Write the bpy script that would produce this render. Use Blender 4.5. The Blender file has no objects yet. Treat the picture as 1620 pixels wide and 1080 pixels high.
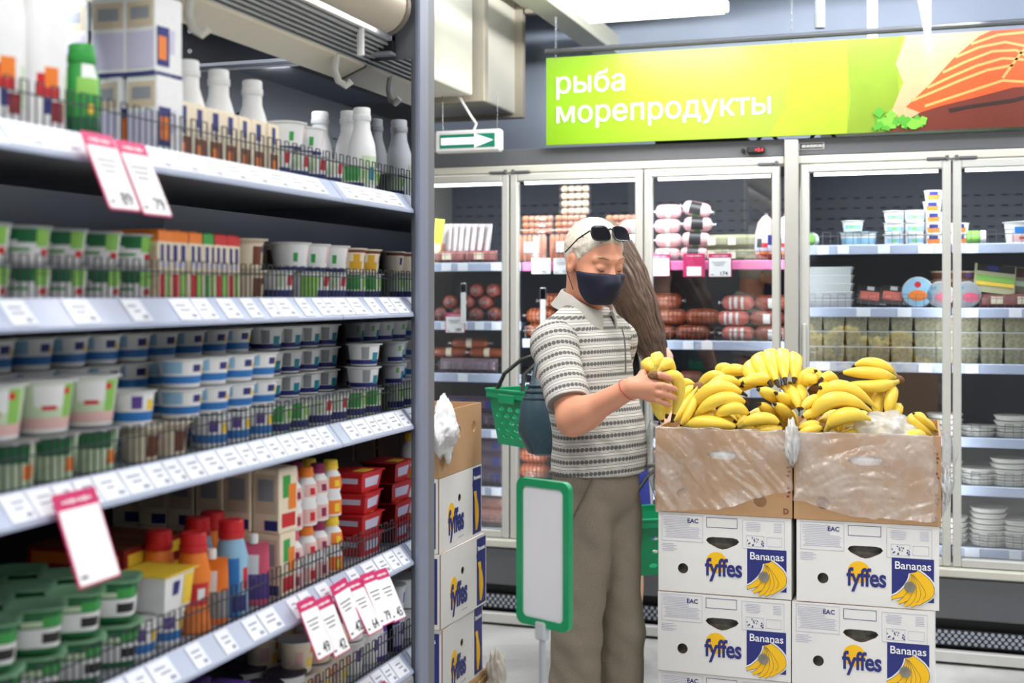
import bpy, bmesh, math, random
import numpy as np
from mathutils import Vector, Matrix, Euler
from mathutils.geometry import tessellate_polygon
random.seed(7); np.random.seed(7)
SC = bpy.context.scene
COL = SC.collection
PI = math.pi

# ------------------------------------------------------------------ camera, world, lights, exposure
YAW = math.atan(.3338); CY, SY = math.cos(YAW), math.sin(YAW)
EYE = 1.52; FPX = 2005.0; HOR = 467.0
cam_d = bpy.data.cameras.new('camera'); cam = bpy.data.objects.new('camera', cam_d); COL.objects.link(cam)
cam.location = (0, 0, EYE); cam.rotation_euler = (PI/2, 0, YAW)
cam_d.sensor_width = 36; cam_d.sensor_fit = 'HORIZONTAL'; cam_d.lens = FPX/1620*36; cam_d.shift_y = -(540-HOR)/1620
cam_d.clip_start = .05
cam_d.dof.use_dof = True; cam_d.dof.focus_distance = 3.75; cam_d.dof.aperture_fstop = 2.9
SC.camera = cam
W = bpy.data.worlds.new('world'); SC.world = W; W.use_nodes = True
W.node_tree.nodes['Background'].inputs[0].default_value = (.8, .87, 1, 1)
W.node_tree.nodes['Background'].inputs[1].default_value = .25
SC.view_settings.view_transform = 'Standard'; SC.view_settings.look = 'None'
SC.view_settings.exposure = 0.2; SC.view_settings.gamma = 1; SC.view_settings.use_curve_mapping = False
SC.cycles.max_bounces = 7; SC.cycles.transparent_max_bounces = 14; SC.cycles.diffuse_bounces = 3
SC.cycles.glossy_bounces = 3; SC.cycles.caustics_reflective = False; SC.cycles.caustics_refractive = False
SC.cycles.sample_clamp_indirect = 4.0

def area(name, loc, sx, sy, power, col=(1, 1, 1), rot=(0, 0, 0)):
    l = bpy.data.lights.new(name, 'AREA'); l.shape = 'RECTANGLE'; l.size = sx; l.size_y = sy; l.energy = power; l.color = col
    o = bpy.data.objects.new(name, l); o.location = loc; o.rotation_euler = rot; COL.objects.link(o); return o
CEIL = 3.2
# rows of ceiling panels over the aisles (the one in view is also a modelled lamp)
for ix, x in enumerate((-3.4, -1.13, 1.1, 3.2)):
    for iy, y in enumerate((-1.2, 1.0, 3.0, 5.03)):
        if (ix, iy) == (1, 3): continue
        area('ceiling_panel_light', (x, y, 2.72 if iy == 3 else 2.95), 1.1, .58, (18, 38, 20, 16)[ix], (1, .985, .96))
# added fill lights, no lamps of their own, brightening the upper back wall
for x in (-3.0, -1.0, 1.0):
    area('added_ceiling_fill', (x, 4.75, 2.9), 1.7, .12, 30, (.93, .96, 1), (math.radians(122), 0, 0))
area('added_ceiling_fill', (.1, 5.0, 2.92), .9, .2, 26, (1, .98, .94), Vector((-.95, .16, -.10)).to_track_quat('-Z', 'Y').to_euler())  # another added fill, aimed sideways to brighten the duct

def ray(px, py):
    u = (px-810)/FPX; w = (HOR-py)/FPX
    return Vector((-SY+CY*u, CY+SY*u, w))
O0 = Vector((0, 0, EYE))
def on_y(px, py, Y): d = ray(px, py); return O0 + d*(Y/d.y)
def on_x(px, py, X): d = ray(px, py); return O0 + d*(X/d.x)
def on_z(px, py, Z): d = ray(px, py); return O0 + d*((Z-EYE)/d.z)
def at_d(px, py, t): return O0 + ray(px, py)*t
def camdir(X, Y, Z=0): return Vector((X*CY-Y*SY, X*SY+Y*CY, Z))      # direction given right / forward / up of the view

# ------------------------------------------------------------------ materials
MATS = {}
def M(name, col, rough=.5, metal=0, spec=.5, var=.04, scale=30, bump=0, bscale=200, emit=None, alpha=1, coat=0, sss=0):
    if name in MATS: return MATS[name]
    m = bpy.data.materials.new(name); m.use_nodes = True; nt = m.node_tree; b = nt.nodes['Principled BSDF']
    col = tuple((c/255/12.92 if c/255 <= .04045 else ((c/255+.055)/1.055)**2.4) for c in col)
    b.inputs['Roughness'].default_value = rough; b.inputs['Metallic'].default_value = metal
    b.inputs['Specular IOR Level'].default_value = spec
    b.inputs['Coat Weight'].default_value = coat
    if sss: b.inputs['Subsurface Weight'].default_value = sss; b.inputs['Subsurface Radius'].default_value = (.012, .006, .003)
    b.inputs['Base Color'].default_value = (*col, 1)
    if var or bump:
        tc = nt.nodes.new('ShaderNodeTexCoord')
    if var:
        n = nt.nodes.new('ShaderNodeTexNoise'); n.inputs['Scale'].default_value = scale; n.inputs['Detail'].default_value = 2
        nt.links.new(tc.outputs['Object'], n.inputs['Vector'])
        mx = nt.nodes.new('ShaderNodeMix'); mx.data_type = 'RGBA'
        mx.inputs[6].default_value = (*[c*(1-var) for c in col], 1); mx.inputs[7].default_value = (*[min(1, c*(1+var)) for c in col], 1)
        nt.links.new(n.outputs['Fac'], mx.inputs[0]); nt.links.new(mx.outputs[2], b.inputs['Base Color'])
    if bump:
        n2 = nt.nodes.new('ShaderNodeTexNoise'); n2.inputs['Scale'].default_value = bscale; n2.inputs['Detail'].default_value = 3
        nt.links.new(tc.outputs['Object'], n2.inputs['Vector'])
        bp = nt.nodes.new('ShaderNodeBump'); bp.inputs['Strength'].default_value = bump; bp.inputs['Distance'].default_value = .003
        nt.links.new(n2.outputs['Fac'], bp.inputs['Height']); nt.links.new(bp.outputs[0], b.inputs['Normal'])
    if emit:
        b.inputs['Emission Color'].default_value = (*col, 1); b.inputs['Emission Strength'].default_value = emit
    if alpha < 1: b.inputs['Alpha'].default_value = alpha
    MATS[name] = m; return m

def clear_mat(name, tint=(1, 1, 1), refl=.12, white=0, rough=.02, bump=0, bscale=40):
    """transparent sheet with a mirror sheen and, for film, a milky share"""
    if name in MATS: return MATS[name]
    m = bpy.data.materials.new(name); m.use_nodes = True; nt = m.node_tree; nt.nodes.clear()
    out = nt.nodes.new('ShaderNodeOutputMaterial'); tr = nt.nodes.new('ShaderNodeBsdfTransparent'); tr.inputs[0].default_value = (*tint, 1)
    gl = nt.nodes.new('ShaderNodeBsdfGlossy'); gl.inputs['Roughness'].default_value = rough
    fr = nt.nodes.new('ShaderNodeLayerWeight'); fr.inputs['Blend'].default_value = .5
    pw = nt.nodes.new('ShaderNodeMath'); pw.operation = 'POWER'; pw.inputs[1].default_value = 4; nt.links.new(fr.outputs['Facing'], pw.inputs[0])
    ml = nt.nodes.new('ShaderNodeMath'); ml.operation = 'MULTIPLY_ADD'; ml.inputs[1].default_value = .6; ml.inputs[2].default_value = refl+.04
    ml.use_clamp = True
    nt.links.new(pw.outputs[0], ml.inputs[0])
    mx = nt.nodes.new('ShaderNodeMixShader'); nt.links.new(ml.outputs[0], mx.inputs[0])
    src = tr
    if white:
        di = nt.nodes.new('ShaderNodeBsdfDiffuse'); di.inputs[0].default_value = (.93, .94, .95, 1)
        tl = nt.nodes.new('ShaderNodeBsdfTranslucent'); tl.inputs[0].default_value = (.93, .94, .95, 1)
        ad = nt.nodes.new('ShaderNodeMixShader'); ad.inputs[0].default_value = .35
        nt.links.new(di.outputs[0], ad.inputs[1]); nt.links.new(tl.outputs[0], ad.inputs[2])
        m2 = nt.nodes.new('ShaderNodeMixShader')
        tc = nt.nodes.new('ShaderNodeTexCoord'); no = nt.nodes.new('ShaderNodeTexNoise'); no.inputs['Scale'].default_value = 9; no.inputs['Detail'].default_value = 5
        nt.links.new(tc.outputs['Object'], no.inputs['Vector'])
        mr = nt.nodes.new('ShaderNodeMapRange'); mr.inputs[1].default_value = .38; mr.inputs[2].default_value = .72
        mr.inputs[3].default_value = max(.03, white-.18); mr.inputs[4].default_value = min(1, white+.26)
        nt.links.new(no.outputs['Fac'], mr.inputs[0]); nt.links.new(mr.outputs[0], m2.inputs[0])
        nt.links.new(tr.outputs[0], m2.inputs[1]); nt.links.new(ad.outputs[0], m2.inputs[2]); src = m2
    nt.links.new(src.outputs[0], mx.inputs[1]); nt.links.new(gl.outputs[0], mx.inputs[2])
    if bump:
        tc = nt.nodes.new('ShaderNodeTexCoord'); n2 = nt.nodes.new('ShaderNodeTexNoise'); n2.inputs['Scale'].default_value = bscale; n2.inputs['Detail'].default_value = 4
        nt.links.new(tc.outputs['Object'], n2.inputs['Vector'])
        bp = nt.nodes.new('ShaderNodeBump'); bp.inputs['Strength'].default_value = bump; bp.inputs['Distance'].default_value = .004
        nt.links.new(n2.outputs['Fac'], bp.inputs['Height']); nt.links.new(bp.outputs[0], gl.inputs['Normal'])
    nt.links.new(mx.outputs[0], out.inputs[0]); MATS[name] = m; return m

# ------------------------------------------------------------------ mesh builder
class MB:
    def __init__(s): s.v = []; s.f = []; s.m = []; s.X = None
    def add(s, vs, fs, mat=0):
        o = len(s.v)
        s.v += [tuple(s.X @ Vector(v)) if s.X is not None else tuple(v) for v in vs]
        for k, f in enumerate(fs):
            s.f.append([i+o for i in f]); s.m.append(mat[k] if isinstance(mat, (list, tuple)) else mat)
        return s
    def box(s, c, d, mat=0, b=0, R=None):
        hx, hy, hz = d[0]/2, d[1]/2, d[2]/2
        c = Vector(c); R = R or Matrix.Identity(3)
        if b <= 0:
            vs = [c+R@Vector((x*hx, y*hy, z*hz)) for x in (-1, 1) for y in (-1, 1) for z in (-1, 1)]
            fs = [(0, 1, 3, 2), (4, 6, 7, 5), (0, 4, 5, 1), (2, 3, 7, 6), (0, 2, 6, 4), (1, 5, 7, 3)]
            return s.add(vs, fs, mat)
        b = min(b, hx*.99, hy*.99, hz*.99)
        vs = []; idx = {}
        for sx in (-1, 1):
            for sy in (-1, 1):
                for sz in (-1, 1):
                    for a in range(3):
                        p = [sx*(hx-b), sy*(hy-b), sz*(hz-b)]; p[a] = (sx*hx, sy*hy, sz*hz)[a]
                        idx[sx, sy, sz, a] = len(vs); vs.append(c+R@Vector(p))
        fs = []
        for a in range(3):
            o1, o2 = [k for k in range(3) if k != a]
            for sg in (-1, 1):
                q = []
                for (i, j) in ((-1, -1), (1, -1), (1, 1), (-1, 1)):
                    k = [0, 0, 0]; k[a] = sg; k[o1] = i; k[o2] = j; q.append(idx[(*k, a)])
                if (sg == 1) != (a != 1): q = q[::-1]
                fs.append(q)
        for a in range(3):
            o1, o2 = [k for k in range(3) if k != a]
            for i in (-1, 1):
                for j in (-1, 1):
                    k1 = [0, 0, 0]; k2 = [0, 0, 0]; k1[a] = -1; k2[a] = 1; k1[o1] = k2[o1] = i; k1[o2] = k2[o2] = j
                    q = [idx[(*k1, o1)], idx[(*k2, o1)], idx[(*k2, o2)], idx[(*k1, o2)]]
                    fs.append(q)
        for sx in (-1, 1):
            for sy in (-1, 1):
                for sz in (-1, 1):
                    fs.append([idx[sx, sy, sz, a] for a in range(3)])
        return s.add(vs, fs, mat)
    def lathe(s, prof, n=20, mat=0, c=(0, 0, 0), R=None, sq=0, cap=(True, True), sx=1, sy=1):
        """prof: (radius, z) from bottom to top; sq>0 squares the section; mat may be a function (ring, angle_deg) -> slot"""
        c = Vector(c); R = R or Matrix.Identity(3); vs = []; fs = []; ms = []
        for r, z in prof:
            for j in range(n):
                a = 2*PI*j/n; ca, sa = math.cos(a), math.sin(a)
                k = 1
                if sq: k = (abs(ca)**sq+abs(sa)**sq)**(-1/sq)
                vs.append(c+R@Vector((r*ca*k*sx, r*sa*k*sy, z)))
        fn = mat if callable(mat) else (lambda i, a: mat)
        for i in range(len(prof)-1):
            for j in range(n):
                fs.append((i*n+j, i*n+(j+1) % n, (i+1)*n+(j+1) % n, (i+1)*n+j)); ms.append(fn(i, (360*(j+.5)/n) % 360))
        if cap[0]: fs.append(tuple(range(n))[::-1]); ms.append(fn(0, -1))
        if cap[1]: fs.append(tuple((len(prof)-1)*n+j for j in range(n))); ms.append(fn(len(prof)-2, -1))
        return s.add(vs, fs, ms)
    def loft(s, rings, mat=0, caps=True, closed=True):
        n = len(rings[0]); vs = [p for r in rings for p in r]; fs = []; ms = []
        fn = mat if callable(mat) else (lambda i, j: mat)
        for i in range(len(rings)-1):
            for j in range(n if closed else n-1):
                fs.append((i*n+j, i*n+(j+1) % n, (i+1)*n+(j+1) % n, (i+1)*n+j)); ms.append(fn(i, j))
        if caps and closed:
            fs.append(tuple(range(n))[::-1]); ms.append(fn(0, 0)); fs.append(tuple((len(rings)-1)*n+j for j in range(n))); ms.append(fn(len(rings)-2, 0))
        return s.add(vs, fs, ms)
    def tube(s, path, r, n=6, mat=0, caps=True, loop=False):
        P = [Vector(p) for p in path]; L = len(P); rings = []; up = None
        for i, p in enumerate(P):
            if loop: t = (P[(i+1) % L]-P[i-1]).normalized()
            else: t = (P[min(i+1, L-1)]-P[max(i-1, 0)]).normalized()
            if up is None: up = Vector((0, 0, 1)) if abs(t.z) < .9 else Vector((1, 0, 0))
            e1 = (up-t*up.dot(t))
            if e1.length < 1e-5: e1 = t.orthogonal()
            e1.normalize(); up = e1; e2 = t.cross(e1)
            rr = r[i] if isinstance(r, (list, tuple)) else r
            rings.append([p+(e1*math.cos(2*PI*j/n)+e2*math.sin(2*PI*j/n))*rr for j in range(n)])
        if loop:
            vs = [p for q in rings for p in q]; fs = []
            for i in range(L):
                k = (i+1) % L
                for j in range(n): fs.append((i*n+j, i*n+(j+1) % n, k*n+(j+1) % n, k*n+j))
            return s.add(vs, fs, mat)
        return s.loft(rings, mat, caps)
    def prism(s, loops, z0, z1, mat=0, T=None, side=None):
        """flat outline (first loop) with holes (others) pushed from z0 to z1; T maps (x, y, z)"""
        T = T or (lambda x, y, z: (x, y, z)); P = [[Vector((*p, 0)) for p in l] for l in loops]
        tri = tessellate_polygon(P); flat = [p for l in P for p in l]; n = len(flat)
        vs = [T(p.x, p.y, z0) for p in flat]+[T(p.x, p.y, z1) for p in flat]
        fs = []; ms = []
        for t in tri:
            a, b, c = (flat[i] for i in t)
            if (b-a).cross(c-a).z < 0: t = t[::-1]
            fs.append(tuple(i+n for i in t)); fs.append(tuple(t)[::-1]); ms += [mat, mat if side is None else side]
        o = 0
        for l in P:
            k = len(l)
            for i in range(k): fs.append((o+i, o+(i+1) % k, n+o+(i+1) % k, n+o+i)); ms.append(mat if side is None else side)
            o += k
        return s.add(vs, fs, ms)
    def quad(s, a, b, c, d, mat=0): return s.add([a, b, c, d], [(0, 1, 2, 3)], mat)
    def mesh(s, name, mats, smooth=35, fix=True):
        me = bpy.data.meshes.new(name); me.from_pydata(s.v, [], s.f)
        for m in (mats if isinstance(mats, (list, tuple)) else [mats]): me.materials.append(m)
        me.polygons.foreach_set('material_index', s.m)
        if fix:
            bm = bmesh.new(); bm.from_mesh(me); bmesh.ops.recalc_face_normals(bm, faces=bm.faces); bm.to_mesh(me); bm.free()
        if smooth:
            me.polygons.foreach_set('use_smooth', [True]*len(s.f)); me.set_sharp_from_angle(angle=math.radians(smooth))
        me.update(); return me
    def build(s, name, mats, parent=None, loc=(0, 0, 0), smooth=35, fix=True, kind=None):
        return obj(name, s.mesh(name, mats, smooth, fix), parent, loc, kind)

def obj(name, me, parent=None, loc=(0, 0, 0), kind=None, rot=None):
    o = bpy.data.objects.new(name, me); COL.objects.link(o); o.location = loc
    if rot is not None: o.rotation_euler = rot
    if parent is not None: o.parent = parent
    if kind: o['kind'] = kind
    return o
LABELS = {}
def tag(o, label, cat, group=None):
    o['label'] = label; o['category'] = cat
    if group: o['group'] = group
    if LABELS.get(label, group) != group or (label in LABELS and not group): print('DUPLABEL', label)
    LABELS[label] = group
    n = len(label.split())
    if n < 4 or n > 16: print('LABELLEN', n, label)
    return o
def thing(name, label, cat, loc=(0, 0, 0), rot=None, group=None):
    o = bpy.data.objects.new(name, None); COL.objects.link(o); o.location = loc; o.empty_display_size = .05
    if rot is not None: o.rotation_euler = rot
    if label: tag(o, label, cat, group)
    else: o['category'] = cat
    return o
KIDS = {}
def dup(root, loc, rot=None):
    """a copy of a thing with copies of its parts and sub-parts"""
    c = root.copy(); COL.objects.link(c); c.location = loc
    if rot is not None: c.rotation_euler = rot
    def rec(a, b):
        for ch in list(a.children):
            k = ch.copy(); COL.objects.link(k); k.parent = b; rec(ch, k)
    rec(root, c); return c
def kill(root):
    for ch in list(root.children): kill(ch)
    bpy.data.objects.remove(root, do_unlink=True)
FONTC = {}
def text_mesh(body, size, bold=0.0, extrude=.0004, mat=None, shear=0, space=1, align='CENTER'):
    key = (body, size, bold, extrude, mat.name if mat else '', shear, space, align)
    if key in FONTC: return FONTC[key]
    c = bpy.data.curves.new('lettering', 'FONT'); c.body = body; c.size = size; c.extrude = extrude; c.offset = bold*size; c.shear = shear
    c.space_character = space; c.align_x = align; c.align_y = 'BOTTOM_BASELINE'; c.resolution_u = 3
    o = bpy.data.objects.new('lettering', c); COL.objects.link(o)
    dg = bpy.context.evaluated_depsgraph_get(); dg.update()
    if 'ы' in body:                       # this letter's outline crosses itself, so its bowl is cut out by hand
        loops = []
        for sp in o.evaluated_get(dg).to_curve(dg).splines:
            B = sp.bezier_points; n = len(B); seg = []
            for i in range(n):
                p0, p1 = B[i], B[(i+1) % n]; L = []
                for k in range(4):
                    q = k/4; L.append(p0.co*(1-q)**3+p0.handle_right*3*q*(1-q)**2+p1.handle_left*3*q*q*(1-q)+p1.co*q**3)
                seg.append([(v.x, v.y) for v in L] if (p0.handle_right-p0.co).length+(p1.handle_left-p1.co).length > 1e-6 else [(p0.co.x, p0.co.y)])
            if n == 18:
                xs = B[11].co.x; loops.append(sum(seg[:10], [])+[(B[10].co.x, B[10].co.y), (xs, B[0].co.y)]); loops.append(sum(seg[11:17], [])+[(xs, B[17].co.y)])
            else: loops.append(sum(seg, []))
        ar = lambda l: sum(x0*y1-x1*y0 for (x0, y0), (x1, y1) in zip(l, l[1:]+l[:1]))/2
        big = [l for l in loops if not any(m is not l and min(p[0] for p in m) <= min(p[0] for p in l) and max(p[0] for p in m) >= max(p[0] for p in l) and min(p[1] for p in m) <= min(p[1] for p in l) and max(p[1] for p in m) >= max(p[1] for p in l) for m in loops)]
        mb = MB()
        for l in big:
            hs = [m for m in loops if m not in big and min(p[0] for p in m) >= min(p[0] for p in l) and max(p[0] for p in m) <= max(p[0] for p in l)]
            mb.prism([l]+hs, -extrude, extrude)
        me = mb.mesh('lettering', [mat], 0)
    else: me = bpy.data.meshes.new_from_object(o.evaluated_get(dg))
    bpy.data.objects.remove(o); bpy.data.curves.remove(c)
    me.materials.clear()
    if mat: me.materials.append(mat)
    FONTC[key] = me; return me
def text(name, body, size, mat, parent, loc, rot=(PI/2, 0, 0), **k):
    return obj(name, text_mesh(body, size, mat=mat, **k), parent, loc, rot=rot)

def rot_z(a): return Matrix.Rotation(a, 3, 'Z')
def rrect(w, h, r, n=4, cx=0, cy=0):
    pts = []
    for (sx, sy, a0) in ((1, 1, 0), (-1, 1, 90), (-1, -1, 180), (1, -1, 270)):
        for k in range(n+1):
            a = math.radians(a0+90*k/n); pts.append((cx+sx*(w/2-r)+r*math.cos(a), cy+sy*(h/2-r)+r*math.sin(a)))
    return pts
def circle(r, n=16, cx=0, cy=0, sx=1, sy=1): return [(cx+r*sx*math.cos(2*PI*i/n), cy+r*sy*math.sin(2*PI*i/n)) for i in range(n)]
def struct(name, mb, mats, smooth=35): return mb.build(name, mats, kind='structure', smooth=smooth)
# ================================================================== common materials
BLK = M('black_plastic', (22, 22, 24), .45); WHT = M('white_plastic', (240, 240, 238), .4); PAPER = M('paper_white', (244, 244, 246), .75)
INK = M('ink_grey', (70, 70, 78), .7); PINK = M('promo_pink', (200, 24, 100), .5); NAVY = M('print_navy', (36, 44, 120), .55)
STEEL = M('wire_steel', (120, 124, 128), .35, .8); DKWIRE = M('wire_dark', (70, 74, 80), .4, .6)
CREAM = M('case_cream', (204, 202, 190), .45); CASEGREY = M('case_grey', (92, 94, 98), .5, var=.06)
SLATE = M('interior_slate', (66, 71, 84), .5, var=.05); SLOT = M('slot_black', (16, 17, 22), .7)
SHELFW = M('shelf_white', (205, 212, 226), .4); RAILB = M('rail_blue_grey', (176, 186, 210), .35); TICKET = M('ticket_white', (236, 240, 248), .6)
LED = M('led_tube', (255, 255, 255), .5, emit=7, var=0)
GLASS = clear_mat('door_glass', (.93, .95, .96), refl=.075, rough=.01)

# ================================================================== room
def room():
    m = M('floor_concrete', (206, 206, 203), .32, var=.0)
    nt = m.node_tree; b = nt.nodes['Principled BSDF']; tc = nt.nodes.new('ShaderNodeTexCoord')
    n = nt.nodes.new('ShaderNodeTexNoise'); n.inputs['Scale'].default_value = 2.3; n.inputs['Detail'].default_value = 9; n.inputs['Roughness'].default_value = .65; n.inputs['Distortion'].default_value = .6
    r = nt.nodes.new('ShaderNodeValToRGB'); r.color_ramp.elements[0].position = .32; r.color_ramp.elements[0].color = (.42, .42, .41, 1)
    r.color_ramp.elements[1].position = .62; r.color_ramp.elements[1].color = (.66, .66, .645, 1)
    nt.links.new(tc.outputs['Object'], n.inputs[0]); nt.links.new(n.outputs[0], r.inputs[0]); nt.links.new(r.outputs[0], b.inputs['Base Color'])
    struct('floor', MB().box((0, 1.2, -.05), (10.4, 12, .1)), m)
    blue = M('wall_blue_grey', (168, 178, 196), .7, var=.05, scale=4)
    struct('wall_back', MB().box((0, 6.62, CEIL/2), (10.4, .1, CEIL)), blue)
    gw = M('wall_warm_grey', (150, 148, 146), .8, var=.05, scale=4)
    struct('wall_left', MB().box((-5.15, 1.2, CEIL/2), (.1, 11.6, CEIL)), gw)
    struct('wall_right', MB().box((5.15, 1.2, CEIL/2), (.1, 11.6, CEIL)), gw)
    struct('wall_front', MB().box((0, -4.65, CEIL/2), (10.4, .1, CEIL)), M('wall_far_grey', (120, 120, 122), .8, var=.05, scale=4))
    struct('ceiling', MB().box((0, 1.2, CEIL+.05), (10.4, 12, .1)), M('ceiling_blue', (150, 160, 178), .8, var=.05, scale=3))
room()

# ================================================================== tickets and tags
def wire_row(mb, x0, x1, y, z0, h, along='x', pitch=.02, r=.0011, mat=0):
    n = max(2, int(abs(x1-x0)/pitch)); 
    T = (lambda a, b, z: (a, b, z)) if along == 'x' else (lambda a, b, z: (b, a, z))
    for i in range(n+1):
        a = x0+(x1-x0)*i/n
        mb.box(T(a, y, z0+h/2), (2*r, 2*r, h), mat)
        if i % 2 == 0 and i < n:
            b = x0+(x1-x0)*(i+1)/n; mb.box(T((a+b)/2, y, z0+h), T(abs(b-a), 2*r, 2*r), mat)
    for z in (z0+.004, z0+h*.72):
        mb.box(T((x0+x1)/2, y, z), T(abs(x1-x0), 2.4*r, 2.4*r), mat)

def price_card(parent, at, w, h, num=None, style='white', yaw=0, tilt=0, name='price_tag', label=None, group=None):
    """hanging promo card facing -y (rotated by yaw); pink header, white sheet, small print and a price"""
    t = thing(name, label, 'price tag', at, (tilt, 0, yaw), group)
    mb = MB(); mb.prism([rrect(w, h, .004)], 0, .0015, 0, T=lambda x, y, z: (x, z, y-h/2))
    mb.build('card', [PINK if style != 'white' else PAPER], t)
    if style in ('header', 'white', 'blank'):
        hh = h*.80 if style != 'white' else h*.94
        s = MB(); s.prism([rrect(w*.93, hh, .003)], -.001, 0, 0, T=lambda x, y, z: (x, z, y-h+hh/2+h*.02)); sh = s.build('sheet', [PAPER], t)
        k = MB()
        for i in range(3 if style != 'blank' else 0): k.box((-w*.05, -.0013, -h+hh*(.80-.09*i)), (w*(.62-.12*i), .0004, h*.018))
        k.box((-w*.33, -.0013, -h*.90), (w*.14, .0004, h*.03))
        k.build('small_print', [INK], sh, kind='stuff')
        hb = MB()
        for i in range(7): hb.box((-w*.3+w*.1*i, -.0013 if style == 'white' else -.0004, -h*.10), (w*.06, .0006, h*(.025+.012*(i % 3))))
        hb.build('header_lettering', [PAPER if style != 'white' else INK], t, kind='stuff')
        if num: text('price', num, h*.24, INK, t, (w*.16, -.0012, -h*.93), bold=.01)
    else:
        s = MB(); s.prism([rrect(w*.66, h*.4, .002)], -.001, 0, 0, T=lambda x, y, z: (x, z, y-h*.76)); s.build('sheet', [PAPER], t)
        hb = MB()
        for i in range(7): hb.box((-w*.3+w*.1*i, -.0004, -h*.10), (w*.06, .0006, h*(.025+.012*(i % 3))))
        hb.build('header_lettering', [PAPER], t, kind='stuff')
    return t

# ================================================================== glass-door wall cabinets
YF = 5.55                                                   # door plane
def wall_cabinet(x0, x1, doors, label, shelves, badge=False, end=None):
    """doors: list of (xa, xb); shelves: per door list of heights"""
    t = thing('refrigerated_cabinet', label, 'fridge', ((x0+x1)/2, YF, 0)); cx = (x0+x1)/2; w = x1-x0
    X = lambda x: x-cx
    MB().box((0, .96, 1.13), (w, .06, 2.0)).build('back_panel', [SLATE], t)
    sl = MB()
    nz = 0
    for z in np.arange(1.80, 2.02, .05):
        for x in np.arange(x0+.06, x1-.06, .062): sl.box((X(x), .926, z), (.03, .008, .007))
    sl.build('back_slots', [SLOT], t, kind='stuff')
    MB().box((0, .50, 2.14), (w, .90, .05)).build('top_panel', [SLATE], t)
    MB().box((0, .04, 2.155), (w, .1, .075), b=.004).build('header', [CASEGREY], t)
    MB().box((0, .03, 2.10), (w, .09, .034), b=.004).build('header_trim', [CREAM], t)
    MB().box((0, .5, .30), (w, .9, .17), b=0).build('base_deck', [SLATE], t)
    MB().box((0, .02, .275), (w, .12, .17), b=.006).build('kick_panel', [CASEGREY], t)
    MB().box((0, .01, .382), (w, .13, .035), b=.005).build('sill', [CREAM], t)
    MB().box((0, .30, .10), (w, .5, .18)).build('plinth', [M('plinth_dark', (40, 41, 44), .6)], t)
    g = MB().box((0, .03, .10), (w, .02, .07)).build('vent_grille', [M('grille_dark', (46, 48, 56), .5)], t)
    d = MB()
    for r in range(4):
        for i in range(int(w/.026)):
            x = -w/2+.018+i*.026+(r % 2)*.013
            d.lathe([(.0085, 0), (.0085, .002)], 6, 0, (x, .0195, .078+r*.015), Matrix.Rotation(PI/2, 3, 'X'))
    d.build('vent_holes', [M('hole_pale', (178, 186, 200), .6)], g, kind='stuff')
    MB().box((0, -.02, .035), (w, .04, .045), b=.004).build('floor_rail', [M('floor_rail', (205, 205, 202), .4)], t)
    for x in ([x0+.012] + ([x1-.025] if end else [])):
        MB().box((X(x), .45, 1.14), (.024 if x < x1-.1 else .05, .95, 2.07), b=.003).build('side_panel', [M('cabinet_side', (172, 170, 164), .5)], t)
    for k, (a, b) in enumerate(doors):
        f = .034; z0, z1 = .402, 2.078; ph = z1-z0
        dm = MB()
        dm.box((X(a)+f/2, 0, (z0+z1)/2), (f, .045, ph), b=.004); dm.box((X(b)-f/2, 0, (z0+z1)/2), (f, .045, ph), b=.004)
        dm.box(((X(a)+X(b))/2, 0, z1-f/2), (b-a-2*f, .045, f), b=.004); dm.box(((X(a)+X(b))/2, 0, z0+f/2), (b-a-2*f, .045, f), b=.004)
        dr = dm.build('door', [M('door_alu', (196, 196, 190), .4)], t)
        MB().box(((X(a)+X(b))/2, .004, (z0+z1)/2), (b-a-2*f+.006, .006, ph-2*f+.006)).build('glass_pane', [GLASS], dr)
        hm = MB(); hs = X(b)-.06 if k % 2 == 0 else X(a)+.06
        hm.box((hs, -.012, z1+.008), (.07, .03, .012), b=.002); hm.box((hs+(.045 if k % 2 == 0 else -.045), -.012, z1+.01), (.014, .035, .02), b=.002)
        hm.build('hinge', [CASEGREY], dr)
        hd = MB(); hx = X(a)+.017 if k % 2 == 0 else X(b)-.017
        hd.box((hx, -.034, 1.15), (.014, .02, .5), b=.004); hd.build('handle', [M('door_alu', (196, 196, 190))], dr)
        lt = MB(); lt.tube([(X(a)+.05, .05, 2.045), (X(b)-.05, .05, 2.045)], .011, 8); lt.build('lamp_tube', [LED], t)
        for zi, z in enumerate(shelves[k]):
            wd = b-a
            sh = MB().box(((X(a)+X(b))/2, .55, z-.012), (wd, .75, .022)).build('shelf', [M('shelf_dark', (88, 94, 108), .5)], t)
            pr = MB(); pr.box(((X(a)+X(b))/2, .165, z-.016), (wd, .012, .042), b=.003)
            pink = (k != 0 or not badge) and zi == 0 and not badge and k > 0
            pr.build('price_rail', [M('rail_pink', (236, 120, 178), .4) if pink else RAILB], sh)
            wf = MB(); wire_row(wf, X(a)+.01, X(b)-.01, .18, z, .062, 'x', .032); wf.build('wire_fence', [STEEL], sh)
            rg = random.Random(k*31+zi*7+int(badge)*99); x = X(a)+.05
            while x < X(b)-.09 and not pink:
                if rg.random() < .62: MB().box((x+.03, .156, z-.016), (rg.uniform(.045, .06), .002, .036)).build('price_ticket', [TICKET], sh)
                x += .085
    return t
SH_A1 = [1.672, 1.39, 1.14, .875, .60, .405]
SH_A2 = [1.672, 1.31, 1.10, .86, .62, .405]
CAB_A = wall_cabinet(-2.53, -.615, [(-2.49, -1.862), (-1.855, -1.234), (-1.227, -.632)],
    'three-door glass fridge holding sausages and hams below the green fish sign', [SH_A1, SH_A2, SH_A2])
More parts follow.
